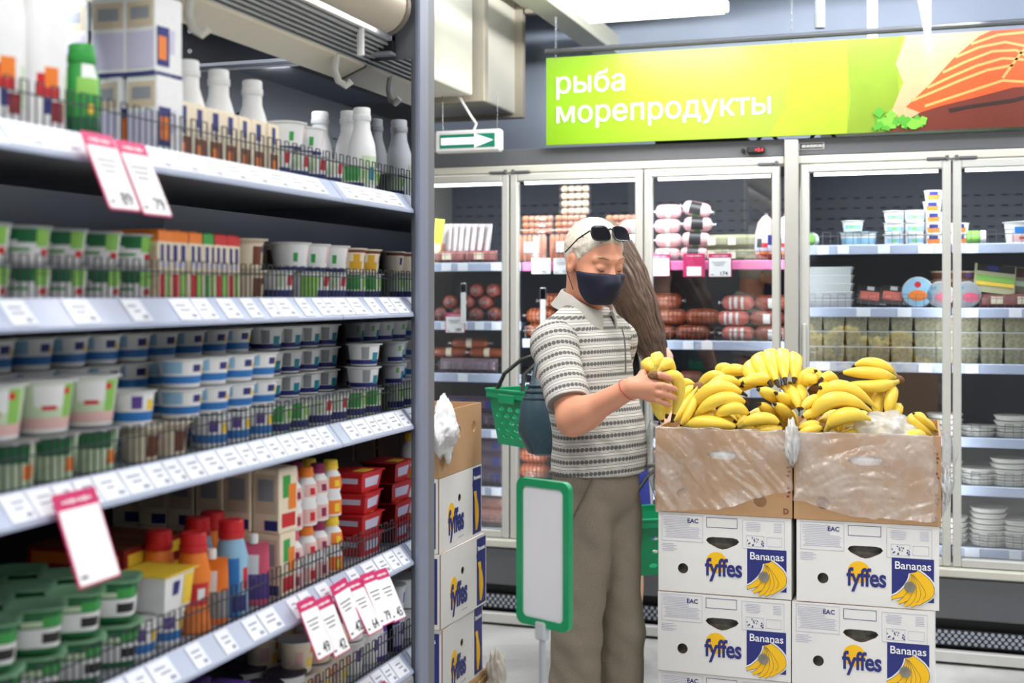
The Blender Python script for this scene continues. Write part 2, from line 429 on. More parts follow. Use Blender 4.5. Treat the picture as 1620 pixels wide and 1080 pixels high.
CAB_B = wall_cabinet(-.612, 1.32, [(-.545, .062), (.069, .69), (.697, 1.30)],
    'glass-door fridge holding tubs and white fish trays behind the right banana stack', [[1.735, 1.462, 1.225, .913, .708, .447]]*3, badge=True)
# long fluorescent-like daylight inside both cabinets (their own tube lamps)
for (a, b) in ((-2.44, -1.9), (-1.8, -1.28), (-1.18, -.68), (-.5, .02), (.11, .65)):
    area('cabinet_tube_light', ((a+b)/2, YF+.10, 2.03), b-a, .03, 3.6, (.92, .96, 1), (math.radians(28), 0, 0))
MB().box((-.582, 5.575, 1.14), (.058, .14, 2.09), b=.004).build('corner_post', [M('cabinet_side', (172, 170, 164))], CAB_B, (-(.354), -YF, 0))
bd = MB().prism([rrect(.105, .03, .004)], -.003, 0, 0, T=lambda x, y, z: (x, z, y)).build('maker_badge', [M('badge_grey', (196, 196, 196), .4)], CAB_B, (-.545+.045-.354, -.0105, 2.157))
MB().box((0, -.0036, 0), (.098, .001, .024)).build('badge_plate', [M('badge_dark', (60, 62, 66))], bd)
text('badge_lettering', 'BRANDFORD', .0155, PAPER, bd, (.006, -.0045, -.0055), bold=.02)
th = MB().box((-.735+1.5725, -.022, 2.148), (.075, .02, .026), b=.004).build('thermometer', [BLK], CAB_A)
text('temperature_digits', '+2.4', .020, M('digits_red', (255, 40, 50), .5, emit=1.6), th, (-.72+1.5725, -.0328, 2.1405))
MB().box((-.79+1.5725, -.02, 2.148), (.016, .014, .016), b=.003).build('key_switch', [BLK], CAB_A)

for x in (-2.45, -1.858, -1.23, -.655, -.52, .065, .66):     # added upright fill lights behind the door bars, brightening the goods
    area('added_door_fill', (x, YF+.045, 1.2), .02, 1.5, 1.3 if -.7 < x < -.5 else 2.6, (.94, .97, 1), (PI/2, 0, 0))
# things lying on the cabinet tops
o = MB(); o.box((0, 0, .022), (.42, .2, .044), b=.006); o.box((.12, -.02, .05), (.12, .12, .014), b=.004)
tag(o.build('cable_tray', [M('tray_dark', (58, 58, 62), .6)], None, (-1.0, 5.78, 2.182)), 'dark flat cable tray lying on the fridge top under the fish sign', 'tray')
c = MB(); c.tube([(-.76+.01*i, 5.72, 2.20+.045*abs(math.sin(i/10*PI))) for i in range(0, 11)], .008, 6)
tag(c.build('power_cable', [BLK]), 'black power cable arching over the fridge top beside the dark tray', 'cable')
o = MB().box((0, 0, .027), (1.8, .05, .054), b=.006)
tag(o.build('light_batten', [WHT], None, (.42, 5.76, 2.18)), 'long white batten lying on top of the tub fridge', 'batten')
c = MB(); c.tube([(-.52+.012*i, 5.70, 2.205+.05*math.sin(i/9*PI)) for i in range(0, 10)], .008, 6)
tag(c.build('power_cable', [BLK]), 'short black cable looped on the fridge top above the maker badge', 'cable')

# ================================================================== overhead: ducts, lamp, sign, pipes
DUCT = M('duct_cream', (238, 233, 218), .55, var=.03, scale=5); FLG = M('duct_flange', (176, 168, 150), .55)
d = thing('ventilation_duct', 'big cream rectangular air duct with flanged joint, hanging above the exit arrow', 'duct', (-2.0, 5.0, 2.43))
MB().box((-.45, -.55, .40), (.9, 1.95, .8), b=.006).build('duct_section', [DUCT], d)
MB().box((-.45, .81, .40), (.9, .46, .8), b=.006).build('duct_section', [DUCT], d)
for y, dz in ((.5, 0), (1.06, 0)): MB().box((-.45, y, .40), (.98, .055 if y < .6 else .05, .84), b=.004).build('flange', [FLG], d)
MB().box((-.45, -.55, .39), (.94, .03, .83), b=.004).build('flange', [FLG], d)
d2 = thing('ventilation_duct', 'shallow cream duct branch running along the ceiling behind the lamp panel', 'duct', (-1.9, 5.8, 2.95))
MB().box((.5, 0, .12), (1.1, .46, .24), b=.005).build('duct_section', [DUCT], d2)
MB().box((.45, .26, .11), (1.0, .05, .26), b=.004).build('flange', [FLG], d2)
bm_ = MB(); bm_.box((0, 0, .03), (.13, 2.6, .06), b=.004); bm_.box((-.06, 0, .07), (.012, 2.6, .06)); bm_.box((.06, 0, .07), (.012, 2.6, .06))
tag(bm_.build('cable_channel', [M('channel_cream', (214, 214, 196), .5)], None, (-1.66, 5.55, 2.80)), 'pale cream cable channel under the ceiling beside the lamp panel', 'channel')
l = thing('ceiling_light', 'square white glowing lamp panel hanging under the ceiling above the fish sign', 'lamp', (-1.13, 5.03, 2.70))
MB().box((0, 0, .03), (.62, .62, .05), b=.006).build('lamp_frame', [WHT], l)
MB().box((0, 0, .003), (.585, .585, .01)).build('diffuser', [M('diffuser_glow', (255, 253, 246), .5, emit=2.2, var=0)], l)
hm = MB()
for x in (-.25, .25):
    for y in (-.25, .25): hm.tube([(x, y, .05), (x, y, CEIL-2.70)], .002, 5)
hm.build('suspension_wire', [STEEL], l)
area('ceiling_panel_light', (-1.13, 5.03, 2.692), .58, .58, 17, (1, .985, .96))

LIME = M('banner_lime', (168, 205, 30), .30, var=0, spec=.45)
def banner():
    nt = LIME.node_tree; b = nt.nodes['Principled BSDF']
    tc = nt.nodes.new('ShaderNodeTexCoord'); sp = nt.nodes.new('ShaderNodeSeparateXYZ'); nt.links.new(tc.outputs['Object'], sp.inputs[0])
    r = nt.nodes.new('ShaderNodeValToRGB'); e = r.color_ramp.elements
    e[0].position = 0; e[0].color = (.20, .40, .008, 1); e[1].position = 1; e[1].color = (.25, .38, .018, 1)
    mr = nt.nodes.new('ShaderNodeMapRange'); mr.inputs[1].default_value = -1.68; mr.inputs[2].default_value = -.3
    x_ = e.new(.25); x_.color = (.21, .36, .010, 1)
    nt.links.new(sp.outputs[0], mr.inputs[0]); nt.links.new(mr.outputs[0], r.inputs[0]); nt.links.new(r.outputs[0], b.inputs['Base Color'])
    t = thing('department_sign', 'long lime green hanging sign reading fish and seafood in white Russian letters', 'sign', (0, 5.5, 2.2))
    x0, x1, h = -1.672, .86, .395
    MB().box(((x0+x1)/2, .006, h/2), (x1-x0, .012, h)).build('sign_board', [LIME], t)
    WT = M('sign_white', (250, 250, 250), .5)
    text('sign_lettering', 'рыба', .135, WT, t, (-1.633, -.002, .232), align='LEFT', bold=0, extrude=.001)
    text('sign_lettering', 'морепродукты', .135, WT, t, (-1.633, -.002, .098), align='LEFT', bold=0, extrude=.001)
    T = lambda x, y, z: (x, z, y)
    # printed picture: pale green disc edge, olive band, salmon steak, parsley, brown plate
    big = [(-.37, 0)]+[(-.66+.32*math.cos(a), -.05+.62*math.sin(a)*.72) for a in np.linspace(.0, 1.45, 14)]+[(-.62, .395), (-.28, .395), (-.28, 0)]
    cl = lambda P: [(max(x0, min(x1, x)), max(0, min(h, y))) for x, y in P]
    PR = []
    def pr(name, pts, z, col, rough=.4):
        MB().prism([cl(pts)], -.0005-z*.0003, 0, 0, T=T).build(name, [M('print_'+name, col, rough, var=.1, scale=16)], t)
    pr('light_green_field', [(-.62+.30*math.sin(a), .395-.395*(1-math.cos(a))/.93) for a in np.linspace(0, 1.5, 12)][::-1]+[(-.62, .395)] if False else [(-.68, 0), (-.61, .12), (-.585, .27), (-.60, .395), (-.35, .395), (-.35, 0)], 1, (146, 176, 22))
    pr('olive_field', [(-.352, 0), (-.335, .15), (-.352, .395), (-.13, .395), (-.15, .3), (-.14, .12), (-.20, 0)], 2, (116, 142, 18))
    pr('plate_field', [(-.20, 0), (-.16, .10), (.2, .3), (x1, .395), (x1, 0)], 3, (96, 32, 14))
    pr('pale_flesh', [(-.20, .02), (-.165, .10), (-.125, .20), (-.155, .28), (-.115, .395), (.32, .395), (.1, .2), (-.05, .08), (-.12, .04)], 4, (190, 152, 112))
    pr('salmon_flesh', [(-.115, .10), (-.02, .19), (.07, .29), (.17, .375), (.22, .395), (x1, .395), (x1, .05), (.62, .09), (.45, .16), (.3, .16), (.15, .125), (.03, .10), (-.06, .075)], 5, (196, 74, 22))
    sp_ = MB()
    CV = [[(-.09, .125), (.0, .16), (.10, .20), (.20, .235), (.30, .25)], [(-.03, .175), (.06, .215), (.16, .255), (.26, .28), (.34, .27)],
          [(.03, .235), (.12, .275), (.22, .31), (.31, .31), (.37, .27)], [(.08, .295), (.17, .33), (.27, .345), (.36, .32), (.42, .25)],
          [(.14, .345), (.24, .375), (.34, .38), (.42, .34), (.48, .26)], [(.26, .20), (.33, .30), (.37, .34), (.42, .28), (.46, .20)], [(-.04, .10), (.06, .13), (.16, .16), (.26, .19), (.34, .18)]]
    for q in CV:
        for (xa, ya), (xb, yb) in zip(q, q[1:]):
            L = math.hypot(xb-xa, yb-ya)
            if L < 1e-4: continue
            nx, ny = -(yb-ya)/L*.005, (xb-xa)/L*.005
            sp_.add([T(xa+nx, ya+ny, -.0024), T(xb+nx, yb+ny, -.0024), T(xb-nx, yb-ny, -.0024), T(xa-nx, ya-ny, -.0024)], [(0, 1, 2, 3)])
    sp_.build('salmon_stripes', [M('salmon_pale', (214, 150, 84), .4)], t, kind='stuff')
    pr('vanilla_pod', [(.05, .085), (.12, .095), (.3, .115), (.5, .16), (.5, .145), (.3, .10), (.12, .082), (.06, .07)], 9, (34, 18, 14))
    lf = MB(); rg = random.Random(4)
    for i in range(46):
        sz = rg.uniform(.010, .02); x, y = rg.uniform(-.235, -.045), abs(rg.gauss(0, .022))+sz*1.3; an = rg.uniform(0, 6)
        pts = [(x+sz*(.85+.4*(k % 2))*math.cos(an+k*PI/4), y+sz*(.85+.4*(k % 2))*math.sin(an+k*PI/4)) for k in range(8)]
        lf.prism([pts], -.0042-.00008*i, -.0036, i % 2, T)
    lf.build('parsley_print', [M('parsley', (70, 150, 30), .5), M('parsley_light', (110, 190, 50), .5)], t, kind='stuff', smooth=0)
    rl = MB().tube([(x0-.005, 0, h+.028), (x1, 0, h+.028)], .013, 8)
    rl.build('hanging_bar', [M('bar_grey', (92, 94, 96), .4, .5)], t)
    ch = MB()
    for x in (x0+.045, -.58, .5):
        for k in range(12): ch.tube([(x+.004*math.cos(a)*(k % 2), .004*math.cos(a)*((k+1) % 2)-.002, h+.0+.016*k+.009*math.sin(a)) for a in np.linspace(0, 2*PI, 7)[:-1]], .0014, 4, loop=True)
    ch.build('chain', [STEEL], t, kind='stuff')
banner()
GPIPE = M('pipe_grey', (140, 142, 140), .5); 
p = MB(); p.tube([(0, 0, 0), (.0, 0, .12), (-.02, 0, .2), (-.045, 0, .36)], .022, 10); p.tube([(0, 0, .13), (0, 0, .17)], .028, 10)
q0 = on_y(1297, 56, 5.5); tag(p.build('ceiling_strut', [GPIPE], None, (q0.x, 5.5, 2.65)), 'grey bent metal pipe dropping from the ceiling onto the sign bar', 'pipe')
q0 = on_y(1380, 50, 5.75); p = MB(); p.box((0, 0, .31), (.045, .03, .62), b=.004)
tag(p.build('ceiling_strut', [M('strut_pale', (206, 212, 220), .5)], None, (q0.x, 5.75, 2.6)), 'thin pale flat strut behind the sign bar, beside the bent pipe', 'strut')
q0 = on_y(1468, 84, 5.3); p = MB(); p.prism([[(0, 0), (.012, .02), (.012, .62), (-.06, .62), (-.045, .25)]], -.004, .004, 0, T=lambda x, y, z: (x, z, y))
tag(p.build('hanging_blade', [M('strut_pale', (206, 212, 220), .5)], None, (q0.x, 5.3, q0.z)), 'tapering white metal blade hanging in front of the salmon picture', 'bracket')
p = MB(); p.box((0, 0, 0), (2.7, .06, .07), b=.004)
tag(p.build('ceiling_beam', [M('beam_brown', (150, 142, 124), .6)], None, (.4, 5.62, 2.99)), 'narrow brownish metal beam running under the ceiling above the fish sign', 'beam')

def exit_sign():
    a = on_y(691, 243, 5.38); b = on_y(794, 204, 5.38); w = b.x-a.x; h = b.z-a.z; 
    t = thing('exit_sign', 'white-framed green exit sign with a white arrow hanging below the air duct', 'sign', ((a.x+b.x)/2, 5.38, a.z))
    MB().box((0, 0, h/2), (w, .05, h), b=.008).build('sign_case', [WHT], t)
    MB().box((0, -.0255, h/2), (w*.84, .002, h*.62)).build('sign_face', [M('exit_green', (20, 120, 96), .4, emit=.25)], t)
    s = w*.40; k = h*.16
    MB().prism([[(-s, -k), (s*.28, -k), (s*.28, -k*2), (s, 0), (s*.28, k*2), (s*.28, k), (-s, k)]], -.028, -.0266, 0, T=lambda x, y, z: (x, z, y+h/2)).build('arrow', [M('arrow_white', (240, 246, 250), .4, emit=.5)], t)
    wi = MB()
    for x in (-w*.40, w*.42): wi.tube([(x, 0, h), (x*1.02, 0, h+.035), (x*1.03, .0, 2.428-a.z)], .0016, 5)
    wi.build('hanging_wire', [STEEL], t)
    cb = MB(); cb.tube([(w*.06, .01, h), (w*.1, .01, h+.03), (0, .02, h+.07), (-.06, .03, 2.428-a.z)], .006, 6); cb.build('supply_cable', [WHT], t)
exit_sign()
# ================================================================== open dairy case (shelves seen at a slant)
XC = -1.167; YE = 2.772                                     # front plane, inner face of the end wall
SZ = [1.757, 1.512, 1.246, .925, .668]
SHD = .50
CASEDK = M('case_interior', (24, 27, 34), .45, var=.06)
MIRR = M('end_mirror', (196, 200, 208), .03, 1, var=0)
def dairy_case():
    t = thing('dairy_case', 'open refrigerated dairy case with five slanted-rail shelves behind the grey post', 'fridge', (XC, 1.4, 0))
    Y = lambda y: y-1.4
    y0 = -.3
    MB().box((-.72, Y((y0+YE)/2), 1.2), (.06, YE-y0, 1.9)).build('back_panel', [CASEDK], t)
    sl = MB()
    for z in (1.83, 1.86, 1.94, 1.97, 2.03):
        for y in np.arange(1.2, 2.75, .05): sl.box((-.687, Y(y), z), (.004, .03, .005))
    sl.build('back_slots', [SLOT], t, kind='stuff')
    MB().box((-.36, Y(YE+.004), 1.04), (.70, .008, 2.08)).build('end_mirror', [MIRR], t)
    MB().box((-.38, Y(YE+.055), 1.2), (.78, .092, 2.4), b=.004).build('end_panel', [M('end_panel_grey', (112, 114, 120), .5)], t)
    MB().box((.004, Y(YE+.03), 1.2), (.014, .06, 2.4), b=.004).build('end_post', [M('post_blue_grey', (128, 136, 156), .45)], t)
    MB().box((.002, Y(YE+.082), 1.2), (.010, .044, 2.4), b=.003).build('post_trim', [M('post_trim', (176, 174, 168), .5)], t)
    up = MB().box((-.40, Y(YE-.012), 2.16), (.70, .02, .13)).build('upper_end_plate', [CASEDK], t)
    sc = MB()
    for x, z in ((-.6, 2.13), (-.36, 2.12), (-.6, 2.18), (-.2, 2.14)): sc.lathe([(.007, 0), (.006, .003), (.0, .005)], 8, 0, (x, Y(YE-.022), z), Matrix.Rotation(PI/2, 3, 'X'))
    sc.build('screw', [M('screw_bright', (220, 222, 228), .3, .6)], up, kind='stuff')
    MB().box((-.40, Y(YE-.014), 2.092), (.70, .03, .008)).build('mirror_trim', [M('trim_alu', (170, 174, 184), .35, .4)], t)
    MB().box((-.42, Y((y0+YE)/2), 2.27), (.7, YE-y0, .05)).build('canopy_roof', [CASEDK], t)
    MB().box((-.168, Y((y0+YE)/2), 2.066), (.085, YE-y0, .026), 0, .006, Matrix.Rotation(math.radians(-22), 3, 'Y')).build('canopy_rail', [M('canopy_cream', (216, 206, 182), .45)], t)
    Rg = Matrix.Rotation(math.radians(-30), 3, 'Y')
    hc = MB().box((-.10, Y((y0+YE)/2), 2.105), (.085, YE-y0, .014), 0, 0, Rg).build('air_grille', [M('grille_grey', (110, 112, 112), .4, .3)], t)
    gr = MB()
    for k in range(7):
        q = Rg@Vector((-.038+.0125*k, 0, -.010)); gr.box((-.10+q.x, Y((1.2+YE)/2), 2.105+q.z), (.005, YE-1.2, .008), 0, 0, Rg)
    gr.build('grille_rib', [M('rib_light', (190, 192, 190), .35, .4)], hc, kind='stuff')
    MB().box((-.058, Y((y0+YE)/2), 2.128), (.016, YE-y0, .016), b=.003).build('bright_edge', [M('edge_alu', (225, 228, 232), .25, .7)], t)
    bl = MB().tube([(-.07, Y(y0), 2.20), (-.07, Y(YE-.028), 2.20)], .068, 24).build('blind_housing', [M('housing_beige', (196, 186, 166), .4)], t)
    MB().tube([(-.07, Y(YE-.045), 2.20), (-.07, Y(YE-.026), 2.20)], .071, 24).build('housing_cap', [M('housing_cap', (120, 112, 102), .5)], bl)
    MB().box((-.09, Y((y0+YE)/2), 2.36), (.18, YE-y0, .17), b=.02).build('canopy_fascia', [M('housing_beige', (196, 186, 166))], t)
    for y, s in ((2.02, 1), (2.62, 1)):
        h = MB(); h.tube([(-.13, Y(y), 2.07), (-.135, Y(y), 2.035), (-.128, Y(y+.006), 2.01), (-.112, Y(y+.012), 2.0), (-.10, Y(y+.014), 2.01)], .0085, 8)
        h.build('blind_hook', [M('hook_pale', (214, 212, 202), .4)], t)
    h = MB(); h.tube([(-.06, Y(2.6), 2.125), (-.06, Y(2.6), 2.06)], .009, 8); h.build('pull_tab', [WHT], t)
    MB().box((-.36, Y((y0+YE)/2), .40), (.72, YE-y0, .46), b=.01).build('base_tub', [M('case_base_grey', (140, 142, 148), .5)], t)
    MB().box((-.40, Y((y0+YE)/2), .085), (.64, YE-y0, .17)).build('plinth', [M('plinth_dark', (40, 41, 44), .6)], t)
    rg = random.Random(3)
    YB = 2.394
    for i, z in enumerate(SZ):
        sh = MB().box((-.035-SHD/2, Y((y0+YE)/2), z-.014), (SHD, YE-y0, .02)).build('shelf', [M('shelf_plate', (150, 154, 162), .45)], t)
        # price rail: a slanted strip in two lengths, wider on the lower shelves' better-seen face
        prof = [(-.036, .004), (-.003, -.036), (-.003, -.042), (-.012, -.042), (-.042, -.002)]
        for a, b in ((y0, YB-.002), (YB+.002, YE)):
            r = MB().loft([[(x, Y(a), z+q) for x, q in prof], [(x, Y(b), z+q) for x, q in prof]]).build('price_rail', [RAILB], sh)
        nrm = Vector((.04, 0, .033)).normalized(); sl_ = Vector((.033, 0, -.04)).normalized()
        y = 1.40; first = True
        while y < YE-.045:
            w = rg.choice((.042, .05, .06)); gap = rg.choice((.004, .006, .03, .05)) if i != 2 else .004
            if i == 0: gap = .003; w = .075
            if i == 1 and y < 1.75: gap = rg.choice((.05, .08))
            if y+w > YE-.01: break
            if not (y < YB < y+w):
                c = Vector((-.0195, Y(y+w/2), z-.016))+nrm*.0012
                R = Matrix((sl_, (0, 1, 0), nrm)).transposed()
                tk = MB().box(c, (.044, w, .0012), 0, 0, R)
                for q in range(2): tk.box(c+nrm*.0008+sl_*(-.008+.010*q)+Vector((0, rg.uniform(-.006, .006), 0)), (.0035, w*rg.uniform(.3, .6), .0003), 1, 0, R)
                tk.box(c+nrm*.0008+sl_*.014+Vector((0, w*.25, 0)), (.007, w*.26, .0003), 1, 0, R)
                tk.build('price_ticket', [TICKET, M('ticket_ink', (150, 154, 170), .7)], sh)
            y += w+gap
        wf = MB()
        for a, b in ((1.0, YB-.006), (YB+.006, YE-.008)): wire_row(wf, Y(a), Y(b), -.046, z, .066, 'y', .0165, .0010)
        wf.build('wire_fence', [DKWIRE], sh)
    return t
DAIRY = dairy_case()
area('canopy_tube_light', (XC-.205, 1.75, 2.065), .035, 1.9, 23, (.93, .96, 1), (0, math.radians(45), 0))
# ================================================================== products of the dairy case
P = {}
for n, c in dict(white=(238, 239, 240), cream=(240, 226, 200), dgreen=(16, 104, 58), green=(54, 160, 70), lgreen=(140, 200, 90), red=(206, 30, 38), dred=(150, 24, 34),
                 pink=(226, 90, 120), blue=(40, 120, 196), navy=(40, 48, 130), purple=(92, 60, 150), lilac=(210, 206, 232), brown=(116, 62, 36), choc=(70, 42, 34),
                 orange=(240, 130, 40), yellow=(246, 208, 60), beige=(214, 196, 170), grey=(150, 154, 160), teal=(30, 140, 160), black=(26, 26, 28), pear=(222, 170, 40),
                 skyblue=(150, 196, 226), palegreen=(204, 224, 190), rose=(232, 190, 186), berry=(140, 30, 80)).items():
    P[n] = M('print_'+n, c, .45, var=.05, scale=60)
FOIL = M('lid_foil', (206, 208, 210), .3, .35, var=.06); LIDW = M('lid_white', (226, 228, 226), .4); LIDG = M('lid_green', (128, 178, 140), .35, var=.3, scale=18)
CLEARLID = M('lid_clear_grey', (176, 182, 182), .3)

def spans(prof, cuts):
    zs = sorted(set([z for r, z in prof]+cuts)); out = []
    for z in zs:
        for (r0, z0), (r1, z1) in zip(prof, prof[1:]):
            if z0 <= z <= z1 and z1 > z0: out.append((r0+(r1-r0)*(z-z0)/(z1-z0), z)); break
    return out
def painted(prof, patches, base, n=24, sq=0, **k):
    """lathe whose faces take the colour of the last patch (z0, z1, a0, a1, colour) that covers them"""
    names = [base]+sorted(set(p[4] for p in patches)); rings = spans(prof, [z for p in patches for z in p[:2]])
    def fn(i, a):
        if a < 0: return 0
        z = (rings[i][1]+rings[i+1][1])/2; s = 0
        for (z0, z1, a0, a1, c) in patches:
            if z0 <= z <= z1 and (a0 <= a <= a1 or a0 <= a+360 <= a1): s = names.index(c)
        return s
    return MB().lathe(rings, n, fn, sq=sq, **k), [P[x] for x in names]
PROTO = {}
def cup(key, name, h, rt, rb, patches, base='white', lid=None, sq=0, lidr=1.10, cat='yogurt cup', tab=True):
    t = thing(name, None, cat); t['category'] = cat
    mb, ms = painted([(rb*.92, 0), (rb, .003), (rt, h-.006), (rt*1.0, h-.003)], [(a*h, b*h, c, d, e) for a, b, c, d, e in patches], base, 24, sq)
    mb.build('cup_body', ms, t)
    l = MB(); l.lathe([(rt*1.02, h-.005), (rt*lidr, h-.004), (rt*lidr, h-.0015), (rt*.96, h-.0005), (rt*.93, h-.0012)], 24, 0, sq=sq)
    if tab: l.box((rt*lidr*.84, -rt*.35, h-.0018), (.009, .012, .0022), 0, 0, rot_z(-.4))
    l.build('lid', [lid or FOIL], t); PROTO[key] = t; return t
def carton(key, name, w, d, h, decals, base='white', top=None, cat='carton', cap=False):
    """decals: (face '-y' or '+x', u0, u1, v0, v1, colour) as shares of the face"""
    t = thing(name, None, cat)
    names = [base]+sorted(set(x[5] for x in decals)); mb = MB().box((0, 0, h/2), (w, d, h), 0, .0015)
    k = 0
    for f, u0, u1, v0, v1, c in decals:
        k += 1; e = .0003+.0001*k; m = names.index(c)
        if f == '-y': y = -d/2-e; q = [(-w/2+w*u0, y, h*v0), (-w/2+w*u1, y, h*v0), (-w/2+w*u1, y, h*v1), (-w/2+w*u0, y, h*v1)]
        else: x = w/2+e; q = [(x, -d/2+d*u0, h*v0), (x, -d/2+d*u1, h*v0), (x, -d/2+d*u1, h*v1), (x, -d/2+d*u0, h*v1)]
        mb.quad(*q, m)
    mb.build('carton_body', [P[x] for x in names], t, fix=False)
    f = MB(); f.box((0, 0, h+.0012), (w*.97, d*.97, .0024), 0, .001); f.box((0, 0, h+.003), (w*.97, .003, .002)); f.build('top_flap', [P[top or base]], t)
    PROTO[key] = t; return t
def bottle(key, name, prof, patches, base, capc, caph=.022, capr=.016, cat='bottle', n=24, lidmat=None, sq=0):
    t = thing(name, None, cat); mb, ms = painted(prof, patches, base, n, sq); mb.build('bottle_body', ms, t)
    h = prof[-1][1]
    c = MB().lathe([(capr*.98, h-.004), (capr, h-.003), (capr, h+caph*.3), (capr*.93, h+caph*.34), (capr*.93, h+caph-.003), (capr*.84, h+caph)], 20)
    c.build('cap', [lidmat or P[capc]], t); PROTO[key] = t; return t
VIS = (200, 400)
cup('greenwhite', 'yogurt_cup', .056, .037, .031, [(.55, .96, 190, 300, 'dgreen'), (.38, .62, 215, 262, 'white'), (.45, .95, 300, 345, 'lgreen'), (.34, .42, 230, 290, 'green'), (.22, .40, 318, 350, 'red')], 'white', CLEARLID)
cup('fruitblue', 'yogurt_cup', .062, .034, .029, [(.10, .36, 180, 400, 'navy'), (.45, .9, 255, 285, 'palegreen'), (.5, .85, 300, 330, 'red'), (.4, .6, 345, 365, 'green')], 'white', FOIL)
cup('fruitgreen', 'yogurt_cup', .062, .034, .029, [(.10, .34, 180, 400, 'navy'), (.4, .92, 240, 300, 'green'), (.5, .8, 320, 350, 'lgreen')], 'palegreen', FOIL)
cup('lime', 'yogurt_cup', .062, .034, .029, [(.1, .85, 250, 340, 'lgreen')], 'white', FOIL)
cup('tiltwhite', 'yogurt_cup', .058, .040, .033, [(.3, .62, 268, 290, 'green'), (.3, .9, 325, 345, 'rose'), (0, .12, 180, 400, 'navy')], 'white', LIDW)
cup('brownlid', 'dessert_cup', .060, .033, .028, [(.15, .75, 290, 325, 'brown'), (.55, .8, 335, 352, 'navy'), (.8, .95, 180, 400, 'beige')], 'cream', M('lid_cream', (232, 222, 200), .4), cat='dessert cup', lidr=1.22)
cup('choc', 'dessert_cup', .060, .033, .028, [(.1, .8, 225, 275, 'choc'), (.2, .7, 300, 340, 'brown')], 'beige', M('lid_cream', (232, 222, 200)), cat='dessert cup')
cup('pear', 'dessert_cup', .056, .036, .030, [(.12, .45, 262, 318, 'pear'), (.45, .75, 272, 306, 'pear'), (.8, .96, 180, 400, 'brown'), (.4, .7, 335, 352, 'navy'), (.1, .8, 200, 245, 'grey')], 'cream', M('lid_cream', (232, 222, 200)), cat='dessert cup')
cup('blueband', 'cottage_cheese_cup', .052, .039, .033, [(.16, .42, 180, 420, 'blue'), (.5, .9, 205, 275, 'skyblue'), (.55, .8, 300, 325, 'navy'), (.5, .7, 335, 350, 'yellow')], 'white', LIDW, cat='cheese cup')
cup('bluepurple', 'cottage_cheese_cup', .060, .036, .031, [(.16, .42, 180, 420, 'blue'), (.5, .85, 270, 300, 'purple'), (.45, .75, 320, 345, 'yellow')], 'white', LIDW, cat='cheese cup')
cup('bigred', 'sour_cream_cup', .082, .046, .037, [(.1, .3, 180, 400, 'rose'), (.3, .92, 190, 400, 'palegreen'), (.5, .9, 262, 308, 'white'), (.44, .52, 264, 306, 'red'), (.3, .9, 312, 345, 'lgreen'), (.72, .84, 318, 330, 'red')], 'white', LIDW, cat='sour cream cup', lidr=1.14)
cup('biggreen', 'sour_cream_cup', .070, .042, .036, [(.55, .95, 230, 330, 'dgreen'), (.1, .55, 250, 290, 'palegreen'), (.2, .5, 315, 340, 'orange')], 'palegreen', FOIL, cat='sour cream cup')
cup('teal', 'quark_cup', .052, .037, .031, [(.08, .28, 180, 400, 'navy'), (.3, .85, 255, 282, 'grey'), (.22, .6, 300, 335, 'teal'), (.55, .8, 340, 360, 'lgreen')], 'white', LIDW, cat='quark cup', lidr=1.16)
cup('heart', 'quark_cup', .056, .036, .030, [(.3, .9, 270, 320, 'dred'), (.08, .2, 180, 400, 'palegreen')], 'white', LIDW, cat='quark cup', lidr=1.16)
cup('cyan', 'quark_cup', .060, .033, .029, [(.08, .4, 180, 400, 'blue'), (.45, .9, 270, 300, 'teal'), (.5, .7, 320, 345, 'red')], 'white', LIDW, cat='quark cup')
cup('activegreen', 'prune_yogurt_cup', .070, .039, .033, [(0, .15, 180, 400, 'dgreen'), (.56, .97, 180, 400, 'dgreen'), (.58, .8, 285, 325, 'green'), (.6, .72, 240, 280, 'palegreen'), (.24, .46, 290, 325, 'black')], 'white', LIDG, sq=4, lidr=1.16)
cup('whitedot', 'yogurt_cup', .085, .040, .033, [(.5, .75, 285, 325, 'navy'), (.1, .25, 180, 400, 'lilac')], 'white', M('lid_dark_purple', (46, 36, 70), .4))
cup('creamfruit', 'yogurt_cup', .070, .036, .030, [(.2, .5, 300, 325, 'yellow'), (.3, .7, 250, 285, 'rose'), (.6, .8, 315, 350, 'orange')], 'cream', LIDW)
cup('purpledot', 'yogurt_cup', .075, .038, .032, [(.4, .75, 300, 335, 'purple')], 'white', LIDW)
carton('lilaccarton', 'milk_carton', .066, .068, .131, [('-y', .08, .92, .62, .95, 'beige'), ('-y', .2, .8, .72, .88, 'grey'), ('-y', .06, .94, .1, .56, 'lilac'), ('-y', 0, 1, .0, .05, 'navy'), ('+x', .04, .5, .12, .62, 'navy'), ('+x', .1, .4, .2, .5, 'orange'), ('+x', .55, .7, .3, .6, 'lilac'), ('+x', 0, 1, 0, .04, 'navy')], 'white')
carton('smallcream', 'cream_carton', .046, .050, .097, [('+x', .3, .62, .62, .95, 'navy'), ('+x', .42, .52, .45, .62, 'navy'), ('+x', .15, .85, .1, .42, 'brown'), ('+x', .3, .6, .04, .3, 'orange'), ('-y', .1, .9, .1, .6, 'beige')], 'cream')
def dessert(key, top):
    carton(key, 'dessert_carton', .048, .046, .118, [('+x', 0, 1, .86, 1, top), ('-y', 0, 1, .86, 1, top), ('+x', .15, .4, .58, .82, 'navy'), ('+x', .6, .85, .58, .82, 'navy'), ('+x', .15, .85, .5, .57, 'lilac'), ('+x', .1, .45, .05, .4, 'red' if top != 'green' else 'green'), ('+x', .55, .85, .08, .42, 'lgreen'), ('-y', .08, .92, .2, .8, 'beige')], 'cream', top)
dessert('dorange', 'orange'); dessert('dgreen', 'green'); dessert('dred', 'red')
